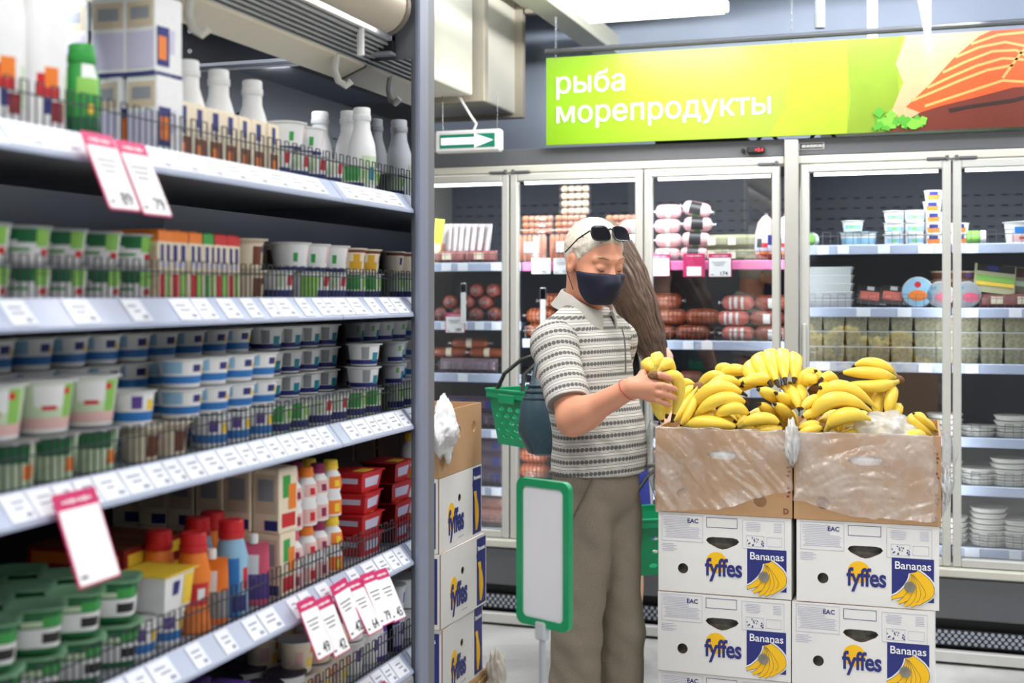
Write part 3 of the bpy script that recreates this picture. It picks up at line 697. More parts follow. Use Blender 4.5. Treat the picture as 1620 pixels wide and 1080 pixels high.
carton('beigecarton', 'kefir_carton', .062, .066, .125, [('-y', .1, .9, .3, .92, 'beige'), ('-y', .2, .8, .5, .85, 'grey'), ('-y', .45, .95, .04, .2, 'navy'), ('+x', .2, .6, .55, .9, 'green'), ('+x', .5, .9, .35, .75, 'orange'), ('+x', .15, .85, .08, .3, 'red')], 'cream')
carton('beigetall', 'kefir_carton', .062, .062, .262, [('-y', .08, .92, .1, .95, 'beige'), ('-y', .2, .8, .3, .8, 'grey'), ('+x', .2, .8, .6, .9, 'red'), ('+x', .2, .8, .2, .5, 'cream')], 'cream')
bottle('kefir', 'milk_bottle', [(.030, 0), (.033, .004), (.033, .09), (.030, .115), (.020, .148), (.019, .172)], [(.02, .085, 260, 340, 'palegreen'), (.03, .06, 285, 315, 'teal')], 'white', 'white', .026, .0215, 'milk bottle')
bottle('greendrink', 'yogurt_bottle', [(.026, 0), (.028, .004), (.026, .04), (.029, .075), (.027, .10), (.020, .122), (.0195, .128)], [(0, .04, 180, 400, 'dgreen'), (.075, .10, 250, 330, 'lgreen'), (.10, .122, 270, 330, 'white'), (.045, .06, 290, 310, 'yellow')], 'green', 'green', .026, .0215, 'yogurt bottle')
bottle('tallfruit', 'milk_bottle', [(.040, 0), (.043, .004), (.043, .16), (.036, .2), (.018, .235), (.018, .25)], [(.03, .07, 280, 300, 'navy'), (.055, .09, 270, 320, 'red'), (.02, .05, 300, 330, 'dred'), (.07, .1, 290, 310, 'orange'), (.03, .09, 330, 350, 'palegreen')], 'white', 'green', .025, .022, 'milk bottle')
for k, cc, b1, b2 in (('minipink', 'pink', 'rose', 'berry'), ('miniorange', 'orange', 'rose', 'red'), ('miniplum', 'berry', 'rose', 'berry'), ('miniyellow', 'yellow', 'orange', 'yellow')):
    bottle(k, 'drinking_yogurt_bottle', [(.022, 0), (.024, .003), (.024, .035), (.020, .05), (.025, .066), (.022, .086), (.014, .098), (.0135, .104)], [(.005, .035, 220, 400, b1), (.06, .086, 250, 345, b1), (.01, .028, 290, 320, b2), (.064, .078, 285, 310, b2)], 'white', cc, .016, .0165, 'yogurt bottle')
bottle('kidsblue', 'kids_yogurt_bottle', [(.028, 0), (.031, .004), (.031, .11), (.024, .137), (.021, .148)], [(.0, .11, 250, 300, 'blue'), (.03, .09, 300, 335, 'skyblue'), (.05, .09, 315, 350, 'red'), (.01, .04, 270, 330, 'navy')], 'skyblue', 'red', .030, .025, 'yogurt bottle')
bottle('kidsorange', 'kids_yogurt_bottle', [(.028, 0), (.031, .004), (.026, .055), (.031, .10), (.024, .135), (.021, .146)], [(.0, .05, 200, 400, 'orange'), (.05, .09, 260, 330, 'red'), (.06, .08, 290, 315, 'white')], 'orange', 'red', .030, .025, 'yogurt bottle')
def tray(key, base, cat='dessert tray'):
    t = thing('dessert_tray', None, cat); mb = MB()
    mb.loft([[(sx*w/2, sy*d/2, z) for sx, sy in ((-1, -1), (1, -1), (1, 1), (-1, 1))] for w, d, z in ((.075, .085, 0), (.088, .105, .044))], 0)
    for f in (0, 1):
        x = .0385 if f == 0 else 0
        if f == 0: mb.quad((.0405, -.030, .012), (.0405, .030, .012), (.0435, .036, .034), (.0435, -.036, .034), 1)
        else: mb.quad((-.028, -.0448, .012), (.028, -.0448, .012), (.032, -.0508, .034), (-.032, -.0508, .034), 1)
    mb.build('tray_body', [P[base], P['lilac']], t, fix=False)
    l = MB().box((0, 0, .0455), (.098, .116, .003), 0, .001); l.box((.02, 0, .0475), (.03, .05, .0012), 1); l.build('lid', [P[base], P['yellow']], t)
    PROTO[key] = t
tray('redtray', 'red')
def pouch(key, name, base, second, w=.062, h=.12, cat='pouch'):
    t = thing(name, None, cat); mb = MB(); R = []
    for z, a, b in ((0, .9, .8), (.1, 1, 1), (.5, 1, .8), (.8, .97, .35), (.93, .95, .06), (1, .95, .05)):
        R.append([(w/2*a*math.cos(q)*1.0*(abs(math.cos(q))**.0), w*.30*b*math.sin(q), z*h) for q in np.linspace(0, 2*PI, 17)[:-1]])
    mb.loft(R, lambda i, j: 1 if i in (1,) and j > 7 else (2 if i == 2 and j in (9, 10, 11, 12) else 0))
    mb.build('pouch_body', [P[base], P[second], P['white']], t)
    s = MB().lathe([(.009, 0), (.009, .016), (.007, .018)], 12, 0, (0, 0, h-.002)); s.build('spout_cap', [P['white']], t); PROTO[key] = t
pouch('orangepouch', 'fruit_puree_pouch', 'orange', 'grey'); pouch('purplepouch', 'curd_pouch', 'purple', 'lilac', .075, .13); pouch('pinkpouch', 'fruit_puree_pouch', 'pink', 'purple')
def tub(key, col):
    t = thing('cheese_tub', None, 'cheese tub'); mb = MB()
    mb.loft([[(sx*w/2, sy*d/2, z) for sx, sy in ((-1, -1), (1, -1), (1, 1), (-1, 1))] for w, d, z in ((.082, .082, 0), (.094, .094, .062))], 0)
    mb.quad((.0425, .012, .004), (.0425, .040, .004), (.0475, .044, .056), (.0475, .014, .056), 1); mb.quad((.0425, -.02, .02), (.0425, 0, .02), (.0475, 0, .05), (.0475, -.02, .05), 2)
    mb.build('tub_body', [P['white'], P[col], P['navy']], t, fix=False)
    MB().box((0, 0, .0635), (.106, .106, .003), 0, .001).build('lid', [P[col]], t); PROTO[key] = t
tub('yellowtub', 'yellow'); 
carton('greenpack', 'butter_pack', .07, .09, .05, [('-y', .1, .9, .2, .8, 'dgreen'), ('+x', .1, .9, .2, .8, 'palegreen')], 'dgreen', 'dgreen', 'pack')
carton('purplepack', 'curd_pack', .07, .08, .06, [('-y', .2, .7, .2, .7, 'lgreen'), ('+x', .1, .8, .2, .8, 'lilac')], 'purple', 'purple', 'pack')
carton('redpack', 'dessert_pack', .10, .10, .035, [('-y', .1, .9, .2, .8, 'orange'), ('+x', .1, .8, .2, .8, 'yellow')], 'dred', 'brown', 'pack')
ORD = 'first second third fourth fifth sixth seventh eighth ninth tenth eleventh twelfth thirteenth fourteenth fifteenth sixteenth seventeenth eighteenth nineteenth twentieth'.split()
SHN = ['top dairy shelf', 'second dairy shelf', 'third dairy shelf', 'fourth dairy shelf', 'bottom dairy shelf']
USED = set()
TURN = {k: .6 for k in ('yogurt cup', 'dessert cup', 'cheese cup', 'sour cream cup', 'quark cup', 'milk bottle', 'yogurt bottle')}
RG = random.Random(11)
def put(key, loc, rot=None):
    if key in USED: o = dup(PROTO[key], loc)
    else: o = PROTO[key]; o.location = loc; USED.add(key)
    o.rotation_euler = rot if rot is not None else (0, 0, RG.uniform(-.12, .12)+TURN.get(o['category'], 0)); return o
ROWN = ['front row', 'second row', 'third row', 'fourth row', 'rear row', 'rearmost row']
LAYN = {1: [''], 2: ['lower layer', 'upper layer'], 3: ['bottom layer', 'middle layer', 'top layer'], 4: ['bottom layer', 'second layer', 'third layer', 'top layer']}
SEEN = {}
def ypx(px, x): d = ray(px, 500); return x/d.x*d.y
def block(key, desc, shelf, px0, px1, pitch, rows=1, levels=1, off=None, rp=None, lh=None, z0=0, row0=0, skip=None, group=None, rot=None, layer0=0, layers=None, jit=.003):
    r = pitch/2; off = off if off is not None else .054+r
    y0, y1 = ypx(px0, XC-off), ypx(px1, XC-off); 
    y1 = min(y1, YE-.03)
    if y1-y0 < pitch*.45: return
    n = max(1, int(round((y1-y0)/pitch))); rp = rp or pitch
    layers = layers or levels
    for k in range(rows):
        for l in range(levels):
            for i in range(n):
                if skip and skip(k, l, i): continue
                y = y1-r-i*pitch
                o = put(key, (XC-off-k*rp+RG.uniform(-jit, jit)*.6, y+RG.uniform(-jit, jit)*.3, SZ[shelf]-.004+z0+l*(lh or 0)+.0005), rot)
                w = [desc+',', ORD[i]+' from the post end,']
                if rows+row0 > 1: w.append(ROWN[k+row0]+',')
                if layers > 1: w.append(LAYN[layers][l+layer0]+',')
                w.append(SHN[shelf])
                tag(o, ' '.join(w), o['category'], group or (desc+'s on the '+SHN[shelf]))
                SEEN.setdefault(key, []).append(o)
# ---- top shelf
block('tallfruit', 'tall white fruit milk bottle', 0, -60, 88, .088, 2, 1)
block('greendrink', 'green drinking yogurt bottle', 0, 98, 150, .062, 2, 1)
block('lilaccarton', 'lilac-backed milk carton', 0, 224, 263, .070, 3, 2, lh=.1345)
block('smallcream', 'small cream carton', 0, 266, 425, .051)
for i, px in enumerate((298, 346, 399)):
    tag(put('kefir', (-1.305, ypx(px, -1.305), SZ[0]-.003)), 'plain white milk bottle, %s from the tall cartons, top dairy shelf' % ORD[i], 'milk bottle', 'white milk bottles on the top dairy shelf')
block('fruitblue', 'navy-based fruit yogurt cup', 0, 428, 532, .078, 2)
block('tiltwhite', 'plain white yogurt cup', 0, 434, 500, .091, 1, 1, lh=.058, z0=.063)
for i, (x, y) in enumerate(((-1.375, 2.69), (-1.305, 2.70), (-1.235, 2.665))):
    tag(put('kefir', (x, y, SZ[0]-.003) if i < 2 else (x-.02, y, SZ[0]-.003)), 'white milk bottle near the grey post, %s from the back, top dairy shelf' % ORD[i], 'milk bottle', 'white milk bottles on the top dairy shelf')
block('fruitgreen', 'green-print yogurt cup', 0, 534, 590, .078)
block('smallcream', 'cream carton near the post', 0, 594, 640, .051)
# ---- second shelf
block('greenwhite', 'green-white yogurt cup', 1, -60, 228, .085, 2, 2, lh=.0565)
for a, b, k, ds in ((236, 302, 'dorange', 'orange-topped dessert carton'), (303, 324, 'dgreen', 'green-topped dessert carton'), (325, 362, 'dred', 'red-topped dessert carton')):
    block(k, ds, 1, a, b, .047, 2)
block('brownlid', 'brown almond dessert cup', 1, 364, 408, .084, 1, 2, lh=.061)
block('fruitblue', 'navy-based fruit yogurt cup', 1, 408, 452, .078)
block('choc', 'chocolate dessert cup', 1, 410, 452, .078, 1, 2, off=.185, lh=.061, row0=1)
block('lime', 'lime-green striped yogurt cup', 1, 457, 492, .078)
block('fruitblue', 'navy-based yogurt cup beside lime cups', 1, 493, 536, .078)
block('tiltwhite', 'white yogurt cup stacked above lime cups', 1, 458, 536, .091, z0=.063)
block('fruitgreen', 'green-print yogurt cup', 1, 543, 600, .078)
block('brownlid', 'almond dessert cup near the post', 1, 602, 648, .084)
block('pear', 'yellow pear dessert cup', 1, 543, 626, .083, z0=.063)
block('pear', 'pear cup beside the post', 1, 628, 650, .083, z0=.063)
# ---- third shelf
block('biggreen', 'green tall sour cream cup', 2, -60, 172, .096)
block('bigred', 'white red-arc sour cream cup', 2, -60, 172, .108, z0=.0715)
block('brownlid', 'almond dessert cup', 2, 176, 288, .084)
block('bluepurple', 'blue-banded tall cheese cup', 2, 290, 420, .083)
block('bluepurple', 'purple-print cheese cup', 2, 176, 232, .083, off=.092, z0=.062)
block('blueband', 'blue-banded white cheese cup', 2, 250, 424, .089, 1, 2, lh=.053, z0=.062)
block('blueband', 'blue-banded cheese cup', 2, -20, 385, .089, 2, 4, off=.210, lh=.053, row0=1)
block('fruitgreen', 'green-print yogurt cup', 2, 424, 480, .078)
block('fruitblue', 'red-print navy-based yogurt cup', 2, 481, 540, .078)
block('fruitgreen', 'green-print yogurt cup beside blue cups', 2, 541, 592, .078)
block('teal', 'teal-print quark cup', 2, 410, 606, .089, 2, 4, off=.205, lh=.053, row0=1)
block('cyan', 'cyan-based quark cup', 2, 594, 650, .076)
block('teal', 'teal cup above front cups', 2, 575, 612, .089, 1, 2, lh=.053, z0=.061)
block('heart', 'red-heart white quark cup', 2, 614, 650, .087, 1, 2, lh=.057, z0=.061)
# ---- fourth shelf
block('activegreen', 'green prune yogurt cup', 3, -60, 208, .095, 3, 2, lh=.072)
block('bluepurple', 'blue-banded tall cheese cup', 3, 212, 280, .083)
block('yellowtub', 'yellow-lidded white cheese tub', 3, 206, 276, .108, z0=.0605)
block('redpack', 'flat brown-red dessert pack', 3, 150, 262, .104, 2, 2, off=.23, lh=.0385, row0=1, z0=.075)
block('kidsorange', 'red-capped orange kids bottle', 3, 284, 322, .070, 2)
block('kidsblue', 'red-capped blue kids bottle', 3, 352, 380, .070, 2)
block('orangepouch', 'orange fruit pouch', 3, 323, 350, .070, rot=(0, 0, .35))
block('kidsorange', 'orange kids bottle behind pouches', 3, 326, 352, .070, 1, off=.175)
block('pinkpouch', 'pink fruit pouch', 3, 381, 415, .070, rot=(0, 0, .35))
block('beigecarton', 'beige-backed kefir carton', 3, 420, 448, .068, 6, 2, lh=.128, rp=.066)
for a, b, k, ds in ((450, 470, 'minipink', 'pink-capped drinking yogurt'), (471, 492, 'miniorange', 'orange-capped drinking yogurt'), (493, 512, 'miniplum', 'plum-capped drinking yogurt'), (513, 532, 'miniyellow', 'yellow-capped drinking yogurt')):
    block(k, ds, 3, a, b, .052, 2, 2, lh=.121)
block('redtray', 'red dessert tray', 3, 536, 602, .118, 1, 4, lh=.0485)
block('beigetall', 'tall beige kefir carton', 3, 536, 606, .066, 3, 1, off=.20, row0=1)
block('kidsblue', 'blue kids bottle near the post', 3, 606, 632, .070, 2)
block('orangepouch', 'orange pouch beside the post', 3, 634, 654, .066, rot=(0, 0, .35))
block('greenpack', 'dark green butter pack', 3, 600, 655, .094, 2, 4, off=.22, lh=.0535, row0=1)
# ---- bottom shelf
block('purplepack', 'purple curd pack', 4, 300, 372, .084, 2, 2, lh=.0645)
block('whitedot', 'white blue-dot yogurt cup', 4, 376, 468, .092, 2)
block('creamfruit', 'cream fruit yogurt cup', 4, 470, 540, .083, 2, 2, lh=.071)
block('purpledot', 'white purple-dot yogurt cup', 4, 542, 590, .087, 2, 2, lh=.076)
block('purplepouch', 'purple curd pouch', 4, 592, 652, .050, 2, rot=(0, 0, 1.2))
# ---- promo cards on the rails
def rail_card(px, shelf, w, h, label, num=None, style='header', tilt=22, swing=0, dz=.0):
    y = ypx(px, XC+.004); t = price_card(None, (XC+.0045, y, SZ[shelf]-.004+dz), w, h, num, style, yaw=PI/2, label=label, group='promotion cards on the dairy case')
    t.rotation_euler = (Matrix.Rotation(PI/2, 3, 'Z')@Matrix.Rotation(swing, 3, 'Y')@Matrix.Rotation(math.radians(-tilt), 3, 'X')).to_euler(); return t
rail_card(152, 0, .075, .125, 'pink-topped promotion card hanging below the green bottle, top dairy shelf', '89', tilt=24, dz=.004)
rail_card(205, 0, .075, .125, 'pink-topped promotion card hanging below the lilac cartons, top dairy shelf', '79', tilt=24, dz=.001)
rail_card(116, 2, .095, .135, 'large white promotion card with pink header, alone on the third dairy shelf', None, style='blank', tilt=20)
for i, px in enumerate((482, 509, 534, 557, 580, 600)):
    rail_card(px, 3, .072, .118, 'pink-topped promotion card, %s from the post, hanging from the fourth dairy shelf' % ORD[5-i], ('49', '42', '42', '64', '79', '45')[i], tilt=26+RG.uniform(-4, 3), swing=RG.uniform(-.10, .10), dz=RG.uniform(-.006, .012))
rail_card(598, 4, .070, .115, 'pink-topped promotion card hanging from the bottom dairy shelf near the post', '54', tilt=26)
rail_card(556, 4, .070, .115, 'pink-topped promotion card low on the bottom dairy shelf, farther from the post', '39', tilt=26)
for k, o in list(PROTO.items()):
    if k not in USED: kill(o); PROTO.pop(k)
# ================================================================== goods behind the glass doors
HAMP = M('ham_pink', (228, 182, 184), .3, var=.12, scale=25); HAMD = M('ham_casing', (226, 170, 168), .3, var=.15, scale=25)
SAUB = M('sausage_brown', (150, 74, 46), .3, var=.25, scale=40); SAUO = M('sausage_orange', (194, 108, 70), .3, var=.2, scale=40); SAUR = M('sausage_red', (150, 76, 64), .3, var=.2, scale=40)
SAUP = M('sausage_pink', (208, 112, 100), .3, var=.2, scale=40); NET = M('net_dark', (90, 40, 26), .6); WIEN = M('wiener_orange', (232, 138, 88), .3, var=.12, scale=50); PALE = M('wiener_pale', (226, 190, 150), .35, var=.15, scale=50)
VACM = M('vacuum_meat', (150, 92, 88), .25, var=.4, scale=30); VACD = M('vacuum_dark', (92, 76, 96), .2, var=.35, scale=30); FILM = clear_mat('pack_film', refl=.06, white=.10, rough=.12)
CLIP = M('clip_metal', (200, 200, 204), .3, .8)
def laid(key, name, cat, L, r, base, bands=(), net=False, clip=True, mats=None):
    """a casing lying along x: rounded ends, clipped tips, printed bands"""
    t = thing(name, None, cat); prof = []
    N = 14
    for i in range(N+1):
        s = -1+2*i/N; prof.append((r*max(.12, (1-abs(s)**5)**.5), s*L/2))
    names = [base]+[b[2] for b in bands]
    rings = spans([(a, z) for a, z in prof], [v*L-L/2 for b in bands for v in b[:2]])
    def fn(i, a):
        z = (rings[i][1]+rings[i+1][1])/2
        for k, b in enumerate(bands):
            if b[0]*L-L/2 <= z <= b[1]*L-L/2 and (len(b) < 4 or b[3] <= a <= b[4]): return k+1
        return 0
    R = Matrix(((0, 0, 1), (0, 1, 0), (-1, 0, 0)))
    MB().lathe(rings, 18, fn, (0, 0, r), R).build('casing', names, t)
    c = MB()
    if clip:
        for s in (-1, 1): c.lathe([(.006, 0), (.004, .008), (.009, .016)], 8, 0, (s*(L/2-.002), 0, r), R if s > 0 else R@Matrix.Rotation(PI, 3, 'X'))
        c.build('clipped_end', [CLIP], t)
    if net:
        n = MB()
        for k in range(-3, 4):
            z = k*L/8; rr = r*(1-abs(2*z/L)**5)**.5+.001
            n.tube([(z, rr*math.cos(a), r+rr*math.sin(a)) for a in np.linspace(0, 2*PI, 15)[:-1]], .0016, 4, loop=True)
        for a in np.linspace(0, 2*PI, 9)[:-1]:
            n.tube([(z, (r*(1-abs(2*z/L)**5)**.5+.001)*math.cos(a), r+(r*(1-abs(2*z/L)**5)**.5+.001)*math.sin(a)) for z in np.linspace(-L*.45, L*.45, 7)], .0012, 4)
        n.build('net', [NET], t, kind='stuff')
    PROTO[key] = t
laid('ham', 'ham_loaf', 'ham', .125, .033, HAMP, [(.3, .36, HAMD), (.62, .68, HAMD), (.42, .58, P['white'])])
laid('hamlabel', 'ham_loaf', 'ham', .135, .034, HAMP, [(.28, .68, P['black'], 200, 320), (.4, .6, P['green'], 320, 350)])
laid('netted', 'netted_sausage', 'sausage', .165, .036, SAUB, net=True)
laid('nettedorange', 'netted_sausage', 'sausage', .155, .037, SAUO, net=True)
laid('printed', 'printed_sausage', 'sausage', .150, .034, SAUP, [(.25, .32, P['white'], 220, 330), (.4, .5, P['white'], 220, 320), (.6, .68, P['white'], 230, 330)])
laid('printedred', 'printed_sausage', 'sausage', .160, .035, SAUR, [(.4, .6, P['white'], 240, 310)])
laid('brownstick', 'smoked_sausage', 'sausage', .20, .024, SAUB, [(.42, .56, P['cream'])], net=False)
laid('redend', 'smoked_sausage', 'sausage', .12, .035, SAUR, [])
def string_pack(key, base, n=5, L=.15, r=.0145, rows=1):
    t = thing('sausage_string', None, 'sausage string')
    for k in range(n):
        x = -L/2+L*(k+.5)/n; w = L/n
        MB().lathe([(r*.3, -w*.5), (r*.85, -w*.36), (r, -w*.1), (r, w*.1), (r*.85, w*.36), (r*.3, w*.5)], 10, 0, (x, 0, r), Matrix(((0, 0, 1), (0, 1, 0), (-1, 0, 0)))).build('sausage', [base], t)
    MB().loft([[(s*L*.53, .03*math.cos(a)*1.0, r+r*1.12*math.sin(a)) for a in np.linspace(0, 2*PI, 11)[:-1]] for s in (-1, 1)]).build('film', [FILM], t)
    PROTO[key] = t
string_pack('wstring', WIEN); string_pack('pstring', PALE, 4, .135, .0165)
def wiener_pack(key):
    t = thing('wiener_pack', None, 'wiener pack')
    for k in range(6):
        MB().lathe([(.004, 0), (.010, .008), (.0115, .03), (.0115, .10), (.010, .122), (.004, .13)], 10, 0, (-.06+.024*k, 0, .004)).build('wiener', [WIEN], t)
    MB().box((0, 0, .069), (.150, .036, .136), 0, .012).build('film', [FILM], t)
    MB().box((.0, -.0185, .075), (.07, .001, .05)).build('pack_label', [P['white']], t); PROTO[key] = t
wiener_pack('wiener')
def flat_pack(key, name, w, h, d, base, prints, cat='pack', film=True):
    """standing sealed pack with crimped edges, front print on -y"""
    t = thing(name, None, cat); mb = MB(); R = []
    for z, k in ((0, .1), (.06, .25), (.25, 1), (.5, 1.05), (.75, .9), (.94, .25), (1, .1)):
        R.append([(w/2*math.copysign(abs(math.cos(a))**.5, math.cos(a)), d/2*k*math.copysign(abs(math.sin(a))**.7, math.sin(a)), z*h) for a in np.linspace(0, 2*PI, 21)[:-1]])
    mb.loft(R).build('pack_body', [base], t)
    for k, (u0, u1, v0, v1, c) in enumerate(prints):
        q = MB(); y = -d*.53-.0006*(k+1)
        q.box(((u0+u1-1)/2*w, y, (v0+v1)/2*h), ((u1-u0)*w, .001, (v1-v0)*h)); q.build('print', [c], t)
    PROTO[key] = t
flat_pack('vac', 'vacuum_pack', .085, .20, .022, M('vac_pale', (214, 204, 204), .2, var=.2, scale=30), [(.2, .6, .12, .5, M('vac_pink', (206, 120, 124), .4))], 'vacuum pack')
flat_pack('greencard', 'shelf_card', .05, .22, .006, M('card_lime', (214, 222, 60), .5), [(.1, .9, .1, .45, P['cream'])], 'card')
flat_pack('vaclow', 'salami_pack', .16, .062, .05, VACM, [(.3, .6, .3, .8, P['cream'])], 'salami pack')
flat_pack('vacdark', 'meat_pack', .15, .075, .06, VACD, [(.55, .8, .25, .8, P['navy'])], 'meat pack')
flat_pack('vaclong', 'meat_pack', .30, .070, .07, M('vac_lilac', (140, 120, 132), .15, var=.35, scale=24), [], 'meat pack')
flat_pack('greenpack2', 'green_leaf_sausage_pack', .14, .06, .045, M('pack_olive', (150, 150, 120), .3, var=.4, scale=35), [(.1, .35, .2, .8, P['cream'])], 'sausage pack')
flat_pack('pinksack', 'sausage_pack', .14, .075, .06, M('pack_rose', (206, 150, 140), .25, var=.3, scale=45), [], 'sausage pack')
flat_pack('bluepk', 'sausage_pack', .12, .15, .04, M('pack_print', (214, 206, 214), .3, var=.15), [(.2, .5, .35, .8, P['navy']), (.55, .8, .3, .6, P['red'])], 'sausage pack')
flat_pack('greenbag', 'frozen_pack', .17, .13, .03, M('pack_moss', (190, 190, 150), .35, var=.15), [(.05, .95, .70, .95, P['black']), (.05, .95, .35, .55, P['lgreen']), (.05, .95, .2, .33, P['yellow']), (.3, .55, .74, .9, P['navy'])], 'seafood pack')
flat_pack('brownbag', 'frozen_pack', .17, .12, .03, M('pack_taupe', (150, 136, 112), .35, var=.2), [(.1, .9, .55, .9, P['choc']), (.1, .9, .2, .4, P['palegreen'])], 'seafood pack')
def ovoid(key):
    t = thing('poultry_roll', None, 'poultry roll')
    mb, ms = painted([(.02, 0), (.045, .012), (.052, .06), (.048, .13), (.036, .175), (.018, .198), (.008, .205)], [(.02, .05, 245, 300, 'orange'), (.045, .12, 190, 340, 'lilac'), (.06, .10, 230, 262, 'black'), (.07, .115, 285, 315, 'navy'), (.12, .15, 240, 300, 'white'), (.06, .08, 262, 285, 'red'), (.0, .03, 200, 330, 'dred')], 'rose'); mb.build('wrapper', ms, t)
    MB().lathe([(.006, .203), (.01, .212), (.004, .216)], 8).build('tied_end', [CLIP], t); PROTO[key] = t
ovoid('ovoid')
for key, h, r, patches, base, lid, nm in (('cyantub', .062, .050, [(.1, .55, 180, 360, 'skyblue')], 'white', M('lid_cyan', (150, 206, 214), .4), 'seafood_tub'), ('whitetub', .05, .045, [(.2, .6, 220, 330, 'skyblue'), (.3, .5, 255, 290, 'lgreen')], 'white', LIDW, 'seafood_tub'),
        ('orangetub', .047, .038, [(.1, .6, 225, 320, 'orange'), (.5, .85, 245, 300, 'navy')], 'white', LIDW, 'seafood_tub'), ('bigtub', .095, .075, [(.1, .4, 220, 320, 'rose'), (.45, .75, 240, 300, 'blue'), (.2, .3, 250, 290, 'red')], 'white', LIDW, 'seafood_tub'),
        ('browntub', .040, .056, [(.1, .8, 180, 360, 'brown'), (.3, .7, 255, 290, 'purple')], 'beige', M('lid_tan', (206, 180, 150), .4), 'salad_tub')):
    cup(key, nm, h, r, r*.88, patches, base, lid, cat='tub', tab=False)
def boxy(key, name, cat, w, d, h, body, lidm, prints=()):
    t = thing(name, None, cat); mb = MB()
    mb.loft([[(sx*a*w/2, sy*a*d/2, z) for sx, sy in ((-1, -1), (1, -1), (1, 1), (-1, 1))] for a, z in ((.88, 0), (1, h-.006))])
    mb.build('tub_body', [body], t)
    MB().box((0, 0, h-.003), (w*1.05, d*1.05, .006), 0, .002).build('lid', [lidm], t)
    for (u0, u1, v0, v1, c) in prints: MB().box(((u0+u1-1)/2*w, -d/2*.97-.002, (v0+v1)/2*h), ((u1-u0)*w, .002, (v1-v0)*h)).build('print', [c], t)
    PROTO[key] = t
SEED = M('seed_fill', (150, 146, 118), .5, var=.75, scale=85); boxy('seedtub', 'seafood_salad_tub', 'tub', .092, .09, .068, SEED, M('lid_frost', (206, 210, 208), .3))
boxy('whitebox', 'white_food_tray', 'food tray', .125, .10, .036, M('tray_white', (206, 210, 212), .4), M('tray_rim', (222, 226, 226), .4))
def salmon(key):
    t = thing('salmon_pack', None, 'fish pack'); MB().box((0, 0, .05), (.135, .012, .10), 0, .004).build('pack_tray', [BLK], t)
    mb = MB(); mb.box((-.012, -.008, .045), (.085, .006, .045), 0, .003); mb.build('salmon_fillet', [M('salmon_fill', (226, 104, 84), .35, var=.2)], t)
    MB().box((.048, -.0075, .05), (.03, .004, .085)).build('side_label', [P['grey']], t); MB().box((-.01, -.0075, .083), (.03, .003, .018)).build('print', [P['white']], t); PROTO[key] = t
salmon('salmon')
def disc(key, r, centre, ring):
    t = thing('round_fish_tub', None, 'tub'); R = Matrix.Rotation(PI/2, 3, 'X')
    MB().lathe([(r*.9, -.02), (r, -.018), (r, -.006), (r*.97, -.003)], 28, 0, (0, 0, r), R).build('tub_body', [P['white']], t)
    MB().lathe([(r*.93, .0), (r*.93, .003)], 28, 0, (0, -.003, r), R).build('lid_print', [P[ring]], t)
    m = MB(); m.prism([circle(r*.5, 20, 0 if r > .06 else r*.25, r*.8, 1.15, .7)], -.0075, -.006, 0, T=lambda x, y, z: (x, z, y)); m.build('food_print', [P[centre]], t)
    m = MB(); m.prism([circle(r*(.2 if r > .06 else .12), 14, 0 if r > .06 else -r*.35, r*1.5)], -.0075, -.006, 0, T=lambda x, y, z: (x, z, y)); m.build('emblem', [P['red' if r > .06 else 'teal']], t); PROTO[key] = t
disc('bigdisc', .068, 'orange', 'skyblue'); disc('fishdisc', .058, 'pink', 'grey')
def dish(key):
    t = thing('round_fish_dish', None, 'dish')
    MB().lathe([(.05, 0), (.066, .003), (.074, .018), (.076, .0185)], 24).build('dish_body', [M('dish_white', (224, 224, 218), .35)], t)
    MB().lathe([(.077, .0185), (.078, .020), (.077, .0225), (.04, .023)], 24).build('rim_lid', [M('dish_lid', (196, 192, 184), .25, var=.2)], t); PROTO[key] = t
dish('dish')
def jar(key):
    t = thing('glass_jar', None, 'jar'); R = Matrix(((0, 0, 1), (0, 1, 0), (-1, 0, 0)))
    MB().lathe([(.026, -.03), (.030, -.026), (.030, .02), (.026, .028)], 18, 0, (0, 0, .030), R).build('jar_body', [P['lgreen']], t)
    MB().lathe([(.031, .028), (.031, .048), (.029, .05)], 18, 0, (0, 0, .030), R).build('lid', [LIDW], t); PROTO[key] = t
jar('jar')
BAY = {'a1': 'narrow sausage bay', 'a2': 'middle sausage bay', 'a3': 'right sausage bay', 'b1': 'first tub bay', 'b2': 'second tub bay'}
SHF = {1: 'top shelf', 2: 'second shelf', 3: 'third shelf', 4: 'fourth shelf', 5: 'fifth shelf', 6: 'lowest shelf'}
CNT = {}
def goods(key, desc, bay, sh, zs, px, layer=0, lh=0, yoff=.25, rot=(0, 0, 0), dz=0):
    """one thing on a shelf behind the glass at picture column px"""
    Y = YF+yoff; x = on_y(px, 500, Y).x; o = put(key, (x, Y, zs+.003+layer*lh+dz), rot)
    CNT.setdefault((desc, bay, sh), []).append((o, layer, x, yoff)); return o
def flush_goods():
    for (desc, bay, sh), L in CNT.items():
        lay = sorted(set(l for _o, l, _x, _y in L))
        for l in lay:
            row = sorted([(x, y, o) for o, a, x, y in L if a == l], key=lambda q: q[0])
            for i, (x, y, o) in enumerate(row):
                w = desc+','
                if len(row) > 1: w += ' '+ORD[i]+' from the left,'
                if len(lay) > 1: w += ' '+ORD[lay.index(l)]+' layer,'
                tag(o, w+' '+SHF[sh]+', '+BAY[bay], o['category'], desc+'s in the '+BAY[bay])
